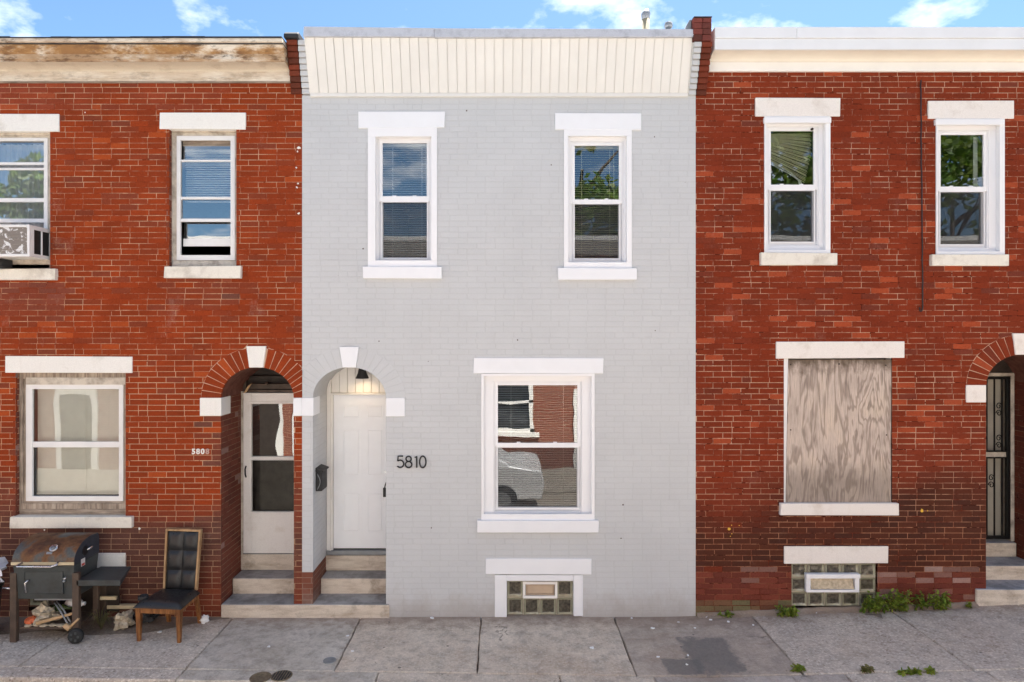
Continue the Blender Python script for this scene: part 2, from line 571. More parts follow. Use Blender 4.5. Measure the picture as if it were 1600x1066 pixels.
MT['sill_old'] = m_dirty('stained_white_sill', (0.78, 0.74, 0.65), (0.30, 0.25, 0.19), 0.48, 4.5, seed=9)
MT['vinyl'] = m_plain('white_vinyl', (0.82, 0.82, 0.83), 0.38, var=0.02, scale=3, bump=0.03)
MT['alum'] = m_plain('white_aluminium', (0.78, 0.78, 0.77), 0.42, var=0.06, scale=5, bump=0.05)
MT['old_frame'] = m_dirty('weathered_cream_wood', (0.62, 0.56, 0.47), (0.17, 0.13, 0.10), 0.75, 7, seed=3)
MT['old_wood'] = m_wood('bare_gray_wood', (0.20, 0.155, 0.115), (0.40, 0.33, 0.26), 40, (0.08, 1, 1))
MT['old_wood_v'] = m_wood('bare_gray_wood_upright', (0.22, 0.17, 0.13), (0.46, 0.38, 0.30), 40, (1, 1, 0.07))
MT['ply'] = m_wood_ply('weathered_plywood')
MT['peel'] = m_peel('peeling_cornice_paint')
MT['cove_a'] = m_dirty('shaded_cove', (0.60, 0.53, 0.43), (0.28, 0.20, 0.13), 0.4, 4, streak=False, seed=14)  # greyer tan puts the cove's shade into the colour, with dirt patches over it
MT['yellow'] = m_plain('yellow_paint', (0.72, 0.42, 0.04), 0.6)
MT['cove'] = m_plain('tan_cream_cove', (0.77, 0.72, 0.63), 0.6, var=0.06, scale=3, bump=0.05)
MT['cream'] = m_plain('cream_cornice_paint', (0.82, 0.80, 0.76), 0.6, var=0.05, scale=3, bump=0.05)
MT['white_cap'] = m_plain('white_cap_metal', (0.74, 0.75, 0.77), 0.5, var=0.05, scale=3, bump=0.05)
MT['siding'] = m_plain('ivory_siding', (0.73, 0.715, 0.675), 0.5, var=0.04, scale=2.5, bump=0.04)
MT['flash'] = m_dirty('silver_roof_coating', (0.50, 0.52, 0.57), (0.30, 0.31, 0.35), 0.5, 9, streak=False, seed=4)
MT['tar'] = m_plain('black_roof_tar', (0.028, 0.028, 0.032), 0.7, var=0.3)
MT['step'] = m_step('worn_marble_step', (0.66, 0.575, 0.475), (0.34, 0.255, 0.18), (0.40, 0.385, 0.37), 6)
MT['step_c'] = m_step('pale_stone_step', (0.72, 0.64, 0.53), (0.36, 0.28, 0.20), (0.44, 0.45, 0.48), 8)  # bluish tread gray carries the skylight's blue in its colour
MT['door_b'] = m_plain('white_door_paint', (0.86, 0.87, 0.88), 0.4, var=0.02, bump=0.03)
MT['bead'] = m_plain('white_beadboard', (0.82, 0.80, 0.76), 0.5, var=0.04)
MT['storm'] = m_dirty('grubby_white_storm_door', (0.80, 0.77, 0.73), (0.55, 0.46, 0.36), 0.3, 4, seed=12, rough=0.45)
MT['dark_wood'] = m_plain('dark_door_wood', (0.035, 0.024, 0.018), 0.6, var=0.4)
MT['black'] = m_plain('black_metal', (0.018, 0.018, 0.019), 0.42, 0.3, var=0.2)
MT['black_matte'] = m_plain('black_paint', (0.022, 0.022, 0.024), 0.6, var=0.25)
MT['chrome'] = m_plain('bright_metal', (0.62, 0.62, 0.63), 0.25, 0.9, var=0.1)
MT['glass'] = m_glass('clear_pane', 0.19)
MT['glass_dim'] = m_glass('dim_pane', 0.012)
MT['glass_c'] = m_glass('plain_pane', 0.18)
MT['glass_old'] = m_glass('storm_pane', 0.27, wob=0.0022, scale=2.2)
MT['glass_wavy'] = m_glass('wavy_pane', 0.24, wob=0.0022, scale=2.6)
MT['glass_a3'] = m_glass('faint_pane', 0.09, wob=0.0012, scale=2.2)
MT['screen'] = m_screen('insect_mesh')
MT['blind'] = m_plain('white_blind', (0.80, 0.80, 0.77), 0.5, var=0.03)
MT['blind_old'] = m_plain('yellowed_blind', (0.80, 0.74, 0.52), 0.5, var=0.1)
MT['blind_a'] = m_plain('beige_blind', (0.85, 0.82, 0.74), 0.5, var=0.05)
MT['curtain'] = m_plain('sheer_curtain', (0.62, 0.64, 0.66), 0.8, var=0.1)
MT['room'] = m_plain('room_plaster', (0.26, 0.24, 0.22), 0.9)
MT['iron'] = m_plain('wrought_iron', (0.012, 0.012, 0.012), 0.45, 0.4, var=0.2)
MT['creamdoor'] = m_plain('cream_inner_door', (0.50, 0.46, 0.38), 0.5, var=0.08)
MT['block_rim'] = m_plain('pale_green_block_edge', (0.30, 0.29, 0.20), 0.12, var=0.2, scale=20, bump=0.05, spec=0.8)  # pale rim colour imitates light coming through the block edges
MT['block_core'] = m_plain('dark_wavy_block_glass', (0.10, 0.088, 0.062), 0.16, var=0.7, scale=30, bump=0.0, spec=0.8)
MT['grout'] = m_plain('pale_grout', (0.58, 0.53, 0.42), 0.9, var=0.15)
MT['vent'] = m_plain('tan_vent', (0.50, 0.38, 0.27), 0.6)
MT['rust'] = m_rust('rusty_lid')
MT['grill'] = m_dirty('greasy_gray_steel', (0.058, 0.066, 0.066), (0.03, 0.026, 0.022), 0.6, 6, seed=7, rough=0.5)
MT['grill_leg'] = m_plain('brown_steel_leg', (0.085, 0.058, 0.042), 0.55, var=0.35)
MT['strip'] = m_plain('tan_strip', (0.58, 0.48, 0.31), 0.5, var=0.15)
MT['leather'] = m_plain('black_leather', (0.022, 0.022, 0.023), 0.34, var=0.2, scale=30, bump=0.3)
MT['chairwood'] = m_wood('worn_honey_wood', (0.36, 0.16, 0.05), (0.15, 0.055, 0.018), 26, (1, 1, 0.1), 0.5)
MT['chairedge'] = m_wood('blond_wood_edge', (0.48, 0.31, 0.16), (0.36, 0.21, 0.10), 26, (1, 1, 0.1), 0.5)
MT['maroon'] = m_plain('dark_red_plastic', (0.055, 0.012, 0.012), 0.45)
MT['plastic_bag'] = m_plain('white_plastic_bag', (0.72, 0.74, 0.80), 0.35, var=0.06)
MT['paper'] = m_plain('white_paper', (0.80, 0.80, 0.80), 0.7, var=0.05)
MT['leaf'] = m_leaf('weed_leaf', (0.135, 0.195, 0.034), (0.22, 0.29, 0.058))
MT['leaf_dry'] = m_leaf('dry_leaf', (0.20, 0.17, 0.09), (0.12, 0.12, 0.05))
MT['treeleaf'] = m_leaf('tree_leaf', (0.05, 0.09, 0.015), (0.09, 0.13, 0.025))
MT['bark'] = m_wood('bark', (0.06, 0.045, 0.035), (0.12, 0.09, 0.07), 20)
MT['asphalt'] = m_concrete('worn_street_concrete', (0.29, 0.255, 0.21), (0.35, 0.31, 0.26), 0.0)  # kept pale and warm so the sunlit street bounces light onto the facades
MT['joint'] = m_plain('joint_dirt', (0.15, 0.115, 0.085), 0.95, var=0.5, scale=20)
MT['slab_smooth'] = m_concrete('smooth_gray_concrete', (0.46, 0.405, 0.335), (0.70, 0.645, 0.57), 0.0, 3.0)
MT['slab_tan'] = m_concrete('tan_worn_concrete', (0.58, 0.475, 0.37), (0.80, 0.69, 0.565), 0.28, 7.0)
MT['slab_gray'] = m_concrete('mottled_gray_concrete', (0.40, 0.345, 0.30), (0.58, 0.51, 0.455), 0.12, 11.0)
MT['slab_pebble'] = m_concrete('pebbled_concrete', (0.60, 0.505, 0.41), (0.80, 0.70, 0.58), 0.6, 15.0)
MT['slab_pebble2'] = m_concrete('coarse_pebbled_concrete', (0.56, 0.475, 0.385), (0.78, 0.68, 0.565), 0.75, 21.0)
MT['slab_patch'] = m_concrete('patched_gray_concrete', (0.40, 0.33, 0.27), (0.56, 0.475, 0.40), 0.10, 11.0, blotch=((2.12, -.90, .27, .40), (1.78, -1.12, .2, .16)))
MT['patch'] = m_concrete('dark_patch', (0.15, 0.15, 0.15), (0.20, 0.195, 0.185), 0.0, 2.0, stain=(0.11, 0.11, 0.11))
MT['dirt'] = m_concrete('packed_dirt', (0.13, 0.095, 0.07), (0.20, 0.15, 0.11), 0.2, 5.0)
MT['far_brick'] = m_far_brick('sunlit_far_brick')
MT['car_paint'] = m_plain('white_car_paint', (0.78, 0.78, 0.78), 0.2, var=0.02, bump=0.0, spec=0.7)
MT['tyre'] = m_plain('rubber', (0.025, 0.025, 0.025), 0.8)
MT['dark_glass'] = m_plain('dark_window_glass', (0.02, 0.025, 0.03), 0.08, var=0.1, bump=0.0, spec=0.8)
MT['orange'] = m_plain('orange_plastic', (0.55, 0.12, 0.04), 0.5)
MT['tan'] = m_plain('tan_wood', (0.58, 0.38, 0.20), 0.7, var=0.2)
MT['foil'] = m_plain('crumpled_foil', (0.50, 0.43, 0.32), 0.45, 0.2, var=0.4, scale=30)
MT['green_bottle'] = m_plain('green_bottle', (0.06, 0.09, 0.03), 0.2)
MT['bulb'] = m_emit('lamp_bulb', (1.0, 0.72, 0.36), 6.0)
MT['pipe'] = m_dirty('stained_vent_pipe', (0.40, 0.34, 0.22), (0.10, 0.09, 0.08), 0.6, 9, seed=1)
MT['lead'] = m_plain('gray_metal', (0.26, 0.27, 0.28), 0.5, 0.3)
MT['sticker'] = m_plain('sticker_white', (0.7, 0.68, 0.66), 0.4)
MT['red_ink'] = m_plain('sticker_red', (0.55, 0.06, 0.04), 0.4)
MT['cover'] = m_plain('cast_iron_cover', (0.20, 0.155, 0.10), 0.65, 0.3, var=0.35, scale=30)

# ------------------------------------------------------------------ mesh building
WORLD = {}


class MB:
    def __init__(s, T=None):
        s.v, s.f, s.mi, s.c, s.sm = [], [], [], [], []
        s.T = T
        s.col = None
        s.m = 0

    def vert(s, p):
        p = Vector(p)
        if s.T is not None:
            p = s.T @ p
        s.v.append(p)
        return len(s.v) - 1

    def face(s, idx, smooth=False):
        s.f.append(tuple(idx))
        s.mi.append(s.m)
        s.c.append(s.col)
        s.sm.append(smooth)

    def quad(s, *pts):
        s.face([s.vert(p) for p in pts])

    def box(s, x0, x1, y0, y1, z0, z1):
        i = [s.vert(p) for p in ((x0, y0, z0), (x1, y0, z0), (x1, y1, z0), (x0, y1, z0),
                                 (x0, y0, z1), (x1, y0, z1), (x1, y1, z1), (x0, y1, z1))]
        for q in ((0, 3, 2, 1), (4, 5, 6, 7), (0, 1, 5, 4), (1, 2, 6, 5), (2, 3, 7, 6), (3, 0, 4, 7)):
            s.face([i[k] for k in q])

    def hexa(s, b, t):
        """b and t: four bottom and four top corners, counter-clockwise from above"""
        i = [s.vert(p) for p in b] + [s.vert(p) for p in t]
        for q in ((0, 3, 2, 1), (4, 5, 6, 7), (0, 1, 5, 4), (1, 2, 6, 5), (2, 3, 7, 6), (3, 0, 4, 7)):
            s.face([i[k] for k in q])

    def ring(s, ox0, ox1, oz0, oz1, ix0, ix1, iz0, iz1, y0, y1):
        """picture-frame of four butted bars in the XZ plane"""
        if oz1 > iz1: s.box(ox0, ox1, y0, y1, iz1, oz1)
        if iz0 > oz0: s.box(ox0, ox1, y0, y1, oz0, iz0)
        if ix0 > ox0: s.box(ox0, ix0, y0, y1, iz0, iz1)
        if ox1 > ix1: s.box(ix1, ox1, y0, y1, iz0, iz1)

    def prism(s, prof, x0, x1):
        """profile of (y, z) points swept along x"""
        n = len(prof)
        a = [s.vert((x0, y, z)) for y, z in prof]
        b = [s.vert((x1, y, z)) for y, z in prof]
        for k in range(n):
            q = (k + 1) % n
            s.face((a[k], a[q], b[q], b[k]))
        s.face(a[::-1])
        s.face(b)

    def extrude_xz(s, pts, y0, y1):
        n = len(pts)
        a = [s.vert((x, y0, z)) for x, z in pts]
        b = [s.vert((x, y1, z)) for x, z in pts]
        for k in range(n):
            q = (k + 1) % n
            s.face((a[k], b[k], b[q], a[q]))
        s.face(a)
        s.face(b[::-1])

    def extrude_xy(s, pts, z0, z1):
        n = len(pts)
        a = [s.vert((x, y, z0)) for x, y in pts]
        b = [s.vert((x, y, z1)) for x, y in pts]
        for k in range(n):
            q = (k + 1) % n
            s.face((a[k], a[q], b[q], b[k]))
        s.face(a[::-1])
        s.face(b)

    def tube(s, path, r, seg=8, closed=False):
        path = [Vector(p) for p in path]
        rs = r if isinstance(r, (list, tuple)) else [r] * len(path)
        rows = []
        n = len(path)
        up = None
        for i, p in enumerate(path):
            if closed:
                d = path[(i + 1) % n] - path[i - 1]
            else:
                d = path[min(i + 1, n - 1)] - path[max(i - 1, 0)]
            d.normalize()
            if up is None:
                up = Vector((0, 0, 1)) if abs(d.z) < 0.9 else Vector((1, 0, 0))
            a = d.cross(up)
            if a.length < 1e-4:
                a = d.cross(Vector((0.3, 1, 0.2)))
            a.normalize()
            b = a.cross(d).normalized()
            up = b
            rows.append([s.vert(p + (a * math.cos(t) + b * math.sin(t)) * rs[i])
                         for t in (2 * math.pi * k / seg for k in range(seg))])
        m = n if closed else n - 1
        for i in range(m):
            A, B = rows[i], rows[(i + 1) % n]
            for k in range(seg):
                q = (k + 1) % seg
                s.face((A[k], A[q], B[q], B[k]), True)
        if not closed:
            s.face(rows[0][::-1])
            s.face(rows[-1])

    def lathe(s, prof, c, seg=20, axis='z', cap=True):
        """prof: (radius, height) along the axis through c"""
        rows = []
        c = Vector(c)
        for r, h in prof:
            row = []
            for k in range(seg):
                t = 2 * math.pi * k / seg
                if axis == 'z':
                    o = Vector((r * math.cos(t), r * math.sin(t), h))
                elif axis == 'x':
                    o = Vector((h, r * math.cos(t), r * math.sin(t)))
                else:
                    o = Vector((r * math.sin(t), h, r * math.cos(t)))
                row.append(s.vert(c + o))
            rows.append(row)
        for A, B in zip(rows, rows[1:]):
            for k in range(seg):
                q = (k + 1) % seg
                s.face((A[k], A[q], B[q], B[k]), True)
        if cap:
            s.face(rows[0][::-1])
            s.face(rows[-1])

    def blob(s, c, r, seed=0, amp=0.25, seg=12, rings=8):
        c = Vector(c)
        rows = []
        for i in range(rings + 1):
            ph = math.pi * i / rings
            row = []
            for k in range(seg):
                t = 2 * math.pi * k / seg
                d = Vector((math.sin(ph) * math.cos(t), math.sin(ph) * math.sin(t), math.cos(ph)))
                f = 1 + amp * mnoise.noise(d * 2.2 + Vector((seed, seed * 2, 0))) * 1.6
                row.append(s.vert(c + Vector((d.x * r[0], d.y * r[1], d.z * r[2])) * f))
            rows.append(row)
        for A, B in zip(rows, rows[1:]):
            for k in range(seg):
                q = (k + 1) % seg
                s.face((A[k], B[k], B[q], A[q]), False)

    def mesh(s, name, mats, origin):
        me = bpy.data.meshes.new(name)
        me.from_pydata([tuple(p - origin) for p in s.v], [], s.f)
        for m in mats:
            me.materials.append(m)
        me.polygons.foreach_set('material_index', s.mi)
        me.polygons.foreach_set('use_smooth', s.sm)
        if any(c is not None for c in s.c):
            at = me.color_attributes.new('tint', 'FLOAT_COLOR', 'CORNER')
            buf = []
            for poly, c in zip(me.polygons, s.c):
                c = c or (1, 1, 1)
                buf.extend((c[0], c[1], c[2], 1.0) * poly.loop_total)
            at.data.foreach_set('color', buf)
        me.update()
        return me

    def build(s, name, mats, parent=None, bevel=0.0, origin=None):
        if not isinstance(mats, (list, tuple)):
            mats = [mats]
        if origin is None:
            lo = Vector((min(p.x for p in s.v), min(p.y for p in s.v), min(p.z for p in s.v)))
            hi = Vector((max(p.x for p in s.v), max(p.y for p in s.v), max(p.z for p in s.v)))
            origin = (lo + hi) / 2
        origin = Vector(origin)
        me = s.mesh(name, mats, origin)
        o = bpy.data.objects.new(name, me)
        return link(o, origin, parent, bevel)


def link(o, w, parent=None, bevel=0.0):
    COL.objects.link(o)
    w = Vector(w)
    if parent is not None:
        o.parent = parent
        o.location = w - WORLD[parent.name]
    else:
        o.location = w
    WORLD[o.name] = w
    if bevel > 0:
        b = o.modifiers.new('edge_wear', 'BEVEL')
        b.width = bevel
        b.segments = 2
        b.limit_method = 'ANGLE'
    return o


def thing(name, label, cat, loc, group=None):
    o = bpy.data.objects.new(name, None)
    o.empty_display_size = 0.1
    link(o, loc)
    return tag(o, label, cat, group)


def tag(o, label, cat, group=None):
    o['label'] = label
    o['category'] = cat
    o['kind'] = 'thing'
    if group:
        o['group'] = group
    return o


def copy_of(o, new_loc, parent=None):
    c = o.copy()
    return link(c, new_loc, parent)


def boxobj(name, mat, parent, x0, x1, y0, y1, z0, z1, bevel=0.0):
    m = MB()
    m.box(x0, x1, y0, y1, z0, z1)
    return m.build(name, mat, parent, bevel)

# ------------------------------------------------------------------ bricklaying
PITCH, BRICK_L = 0.0645, 0.2128


def frame_front(u, v, n):
    return (u, n, v)


def frame_left(x):
    return lambda u, v, n: (x - n, u, v)


def frame_right(x):
    return lambda u, v, n: (x + n, u, v)


class Rect:
    def __init__(s, u0, u1, v0, v1, solid=False):
        s.u0, s.u1, s.v0, s.v1, s.solid = u0, u1, v0, v1, solid

    def block(s, vb, vt):
        ov = min(vt, s.v1) - max(vb, s.v0)
        if (s.solid and ov >= (vt - vb) * 0.99) or (not s.solid and ov > 1e-3):
            return (s.u0, s.u0, s.u1, s.u1)


class Arch:
    """door opening under an elliptical brick arch"""

    def __init__(s, cx, zs, a, b, ring, z0=-1.0):
        s.cx, s.zs, s.a, s.b, s.z0 = cx, zs, a, b, z0
        s.ao, s.bo = a + ring, b + ring

    def half(s, z):
        q = (z - s.zs) / s.bo
        return s.ao * math.sqrt(max(0, 1 - q * q)) if q < 1 else 0

    def block(s, vb, vt):
        if vt < s.z0 or vb > s.zs + s.bo:
            return None
        if vt <= s.zs:
            hb = ht = s.a
        else:
            hb = s.half(max(vb, s.zs))
            ht = s.half(vt)
        return (s.cx - hb, s.cx - ht, s.cx + hb, s.cx + ht)


def lay(fr, u0, u1, v0, v1, blocks, color, joint=0.0042, seed=0, mort=0.003, jit=0.0012, pitch=PITCH, bl=BRICK_L, wall=None, mcol=None):
    rnd = random.Random(seed)
    out = []
    k = 0
    v = v0
    while v < v1 - 0.012:
        vb, vt = v, min(v + pitch, v1)
        bs = sorted([b for b in (o.block(vb, vt) for o in blocks) if b], key=lambda b: b[0])
        free = []
        cb, ct = u0, u0
        for b in bs:
            if max(b[0], b[1]) > min(cb, ct) + 0.004:
                free.append((cb, ct, min(b[0], u1), min(b[1], u1)))
            cb, ct = max(cb, b[2]), max(ct, b[3])
        if max(cb, ct) < u1 - 0.004:
            free.append((cb, ct, u1, u1))
        cuts = []
        g = u0 - bl * (1.5 if k % 2 else 1.0) - rnd.uniform(-0.012, 0.012)
        while g < u1:
            L = bl if rnd.random() > 0.045 else bl * 0.5
            cuts.append((g, L))
            g += L
        for ab, at_, bb, bt in free:
            if wall is not None and bb - ab > 0 or bt - at_ > 0:
                wall.col = mcol((ab + bb) / 2, vb) if mcol else (1, 1, 1)
                wall.quad(fr(ab, vb, mort), fr(bb, vb, mort), fr(bt, vt, mort), fr(at_, vt, mort))
            for g, L in cuts:
                lo, hi = g + joint / 2, g + L - joint / 2
                x0b, x0t = max(lo, ab), max(lo, at_)
                x1b, x1t = min(hi, bb), min(hi, bt)
                if x1b - x0b < 0.012 and x1t - x0t < 0.012:
                    continue
                if x1b < x0b: x1b = x0b = (x0b + x1b) / 2 if abs(x1b - x0b) < .1 else max(ab, min(x0b, bb))
                if x1t < x0t: x1t = x0t = (x0t + x1t) / 2 if abs(x1t - x0t) < .1 else max(at_, min(x0t, bt))
                full = L == bl and x0b == lo and x0t == lo and x1b == hi and x1t == hi and vt - vb > pitch - 1e-6
                uc, vc = (x0b + x1b) / 2, (vb + vt) / 2
                wv = 0.0035 * mnoise.noise(Vector((uc * .9, vc * 2.1, seed))) + rnd.uniform(-.0007, .0007)
                out.append(dict(x=(x0b, x1b, x1t, x0t), z=(vb + joint / 2 + wv, vt - joint / 2 + wv), n=rnd.uniform(-jit, jit),
                                c=color(uc, vc, rnd), full=full, uc=uc, vc=vc, fr=fr))
        v += pitch
        k += 1
    return out


def brick_geo(mb, fr, x, z, n, ch=0.0035, depth=0.03):
    x0b, x1b, x1t, x0t = x
    zb, zt = z
    ch = min(ch, max(0.0, (x1b - x0b) * 0.3), max(0.0, (x1t - x0t) * 0.3)) if min(x1b - x0b, x1t - x0t) > 0 else 0.0
    F = [mb.vert(fr(u, v, n)) for u, v in ((x0b + ch, zb + ch), (x1b - ch, zb + ch), (x1t - ch, zt - ch), (x0t + ch, zt - ch))]
    O = [mb.vert(fr(u, v, n + 0.004)) for u, v in ((x0b, zb), (x1b, zb), (x1t, zt), (x0t, zt))]
    B = [mb.vert(fr(u, v, n + depth)) for u, v in ((x0b, zb), (x1b, zb), (x1t, zt), (x0t, zt))]
    mb.face(F)
    for k in range(4):
        q = (k + 1) % 4
        mb.face((F[k], O[k], O[q], F[q]))
        mb.face((O[k], B[k], B[q], O[q]))


def place_bricks(bricks, mat, wall_obj, limit=300, palette=18, seed=0):
    """nearest full bricks become objects of their own; the rest is one mass"""
    rnd = random.Random(seed)
    cand = [b for b in bricks if b['full'] and b['fr'] is frame_front]
    cand.sort(key=lambda b: b['uc'] ** 2 + (b['vc'] - CAM_H) ** 2)
    solo = cand[:limit]
    ids = set(id(b) for b in solo)
    if solo:
        pal = [b['c'] for b in rnd.sample(solo, min(palette, len(solo)))]
        hw, hh = (BRICK_L - (solo[0]['x'][0] * 0 + 0)) / 2, 0
        w = (solo[0]['x'][1] - solo[0]['x'][0]) / 2
        h = (solo[0]['z'][1] - solo[0]['z'][0]) / 2
        meshes = []
        for c in pal:
            m = MB()
            m.col = c
            brick_geo(m, frame_front, (-w, w, w, -w), (-h, h), 0)
            meshes.append(m.mesh('brick', [mat], Vector((0, 0, 0))))
        for b in solo:
            i = min(range(len(pal)), key=lambda q: sum((pal[q][j] - b['c'][j]) ** 2 for j in range(3)) * (1 + rnd.random() * 0.8))
            o = bpy.data.objects.new('brick', meshes[i])
            link(o, (b['uc'], b['n'], (b['z'][0] + b['z'][1]) / 2), wall_obj)
    m = MB()
    for b in bricks:
        if id(b) in ids:
            continue
        m.col = b['c']
        brick_geo(m, b['fr'], b['x'], b['z'], b['n'])
    o = m.build('brick', mat, wall_obj)
    o['kind'] = 'stuff'
    return o


def lerp3(a, b, t):
    t = max(0.0, min(1.0, t))
    return tuple(a[i] + (b[i] - a[i]) * t for i in range(3))


def nz(x, z, s, off=0.0):
    return mnoise.noise(Vector((x * s + off, z * s - off, off * 0.7)))


def sstep(a, b, x):
    t = max(0.0, min(1.0, (x - a) / (b - a)))
    return t * t * (3 - 2 * t)


def col_a(x, z, r):
    t = r.random()
    c = lerp3((0.295, 0.048, 0.0135), (0.23, 0.040, 0.0135), t)
    if r.random() < 0.12:
        c = lerp3(c, (0.17, 0.050, 0.030), 0.2 + 0.5 * r.random())
    if r.random() < 0.05:
        c = lerp3(c, (0.40, 0.075, 0.020), 0.8)
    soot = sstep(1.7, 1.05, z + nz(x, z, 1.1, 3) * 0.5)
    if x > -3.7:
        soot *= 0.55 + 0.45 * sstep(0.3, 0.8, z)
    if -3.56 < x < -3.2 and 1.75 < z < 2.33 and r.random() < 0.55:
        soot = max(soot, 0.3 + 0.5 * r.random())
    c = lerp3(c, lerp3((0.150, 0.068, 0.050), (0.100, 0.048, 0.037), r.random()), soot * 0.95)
    if x < -3.2 and z > 5.9:
        c = lerp3(c, (0.22, 0.065, 0.045), 0.3 * r.random() + 0.2 * sstep(-4.6, -5.6, x))
    for sx, sz, w in ((-3.48, 3.93, 0.42), (-5.55, 3.86, 0.5), (-5.0, 1.06, 0.75)):
        if abs(x - sx) < w and 0 < sz - z < 0.5:
            c = lerp3(c, (0.27, 0.15, 0.12), max(0, 0.3 * r.random() + 0.25 * nz(x, z, 3.0, 5)) * (1 - (sz - z) / 0.5))
            c = lerp3(c, (0.12, 0.055, 0.045), 0.4 * (1 - (sz - z) / 0.5))
    return c


def col_c(x, z, r):
    c = lerp3((0.225, 0.037, 0.0145), (0.175, 0.031, 0.0135), r.random())
    if r.random() < 0.10:
        c = lerp3(c, (0.15, 0.042, 0.028), 0.2 + 0.5 * r.random())
    if r.random() < 0.05:
        c = lerp3(c, (0.38, 0.075, 0.03), 0.8)
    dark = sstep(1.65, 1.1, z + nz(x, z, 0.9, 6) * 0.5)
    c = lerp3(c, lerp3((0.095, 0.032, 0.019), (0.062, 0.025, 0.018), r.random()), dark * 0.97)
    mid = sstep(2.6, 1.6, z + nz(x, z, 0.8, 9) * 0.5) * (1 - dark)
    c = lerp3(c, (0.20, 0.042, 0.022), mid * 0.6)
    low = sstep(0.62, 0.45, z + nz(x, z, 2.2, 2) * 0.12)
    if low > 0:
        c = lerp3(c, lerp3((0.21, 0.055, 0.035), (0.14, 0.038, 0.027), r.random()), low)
        e = sstep(3.8, 4.3, x) * sstep(5.7, 5.3, x) * sstep(0.12, 0.3, z)
        if r.random() < 0.34 * e:
            c = lerp3(c, (0.50, 0.36, 0.31), 0.15 + 0.5 * r.random())
        if r.random() < 0.08:
            c = lerp3(c, (0.34, 0.24, 0.20), 0.35)
        if x < 3.3 and z < 0.2:
            c = lerp3(c, (0.17, 0.16, 0.085), 0.75 * r.random() + 0.15)
    return c


def col_b(x, z, r):
    if x < -2.16 and z < 0.52:
        return lerp3((0.21, 0.068, 0.04), (0.14, 0.055, 0.037), r.random())
    g = 0.545 + r.uniform(-0.006, 0.006)
    return (g, g * 1.018, g * 1.03)


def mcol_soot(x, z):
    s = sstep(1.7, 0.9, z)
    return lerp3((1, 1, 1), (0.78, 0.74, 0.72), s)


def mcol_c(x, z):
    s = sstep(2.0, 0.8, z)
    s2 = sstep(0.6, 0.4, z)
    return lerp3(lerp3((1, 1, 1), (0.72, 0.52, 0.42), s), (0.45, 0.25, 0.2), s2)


def mcol_b(x, z):
    if x < -2.2 and z < 0.52:
        return (0.25, 0.16, 0.12)
    return (0.51, 0.519, 0.525)


# ------------------------------------------------------------------ shared house pieces
XB0, XB1 = mx_(472), mx_(1087)       # the painted house runs between these
XA0, XC1 = -9.0, 9.2


def stone(parent, name, mat, x0, x1, y0, y1, proud, depth=0.12, bevel=0.006, jit=0.004):
    """lintel or sill: dressed block measured from the photograph, a little out of true"""
    r = random.Random(int(x0 * 7 + y0))
    X0, X1, Z1, Z0 = mx_(x0, -proud), mx_(x1, -proud), mz_(y0, -proud), mz_(y1, -proud)
    j = lambda: r.uniform(-jit, jit) * 1.3
    m = MB()
    m.hexa(((X0 + j(), -proud, Z0 + j()), (X1 + j(), -proud, Z0 + j()), (X1, depth, Z0), (X0, depth, Z0)),
           ((X0 + j(), -proud, Z1 + j()), (X1 + j(), -proud, Z1 + j()), (X1, depth, Z1), (X0, depth, Z1)))
    m.build(name, mat, parent, bevel)
    return Rect(X0, X1, Z0, Z1, True)


def reveal_quads(m, x0, x1, z0, z1, y0, y1):
    m.quad((x0, y0, z0), (x0, y1, z0), (x0, y1, z1), (x0, y0, z1))
    m.quad((x1, y1, z0), (x1, y0, z0), (x1, y0, z1), (x1, y1, z1))
    m.quad((x0, y0, z1), (x0, y1, z1), (x1, y1, z1), (x1, y0, z1))
    m.quad((x0, y1, z0), (x0, y0, z0), (x1, y0, z0), (x1, y1, z0))


def pane(parent, mat, x0, x1, z0, z1, y, th=0.006):
    m = MB()
    m.quad((x0, y, z0), (x1, y, z0), (x1, y, z1), (x0, y, z1))
    return m.build('pane', mat, parent)


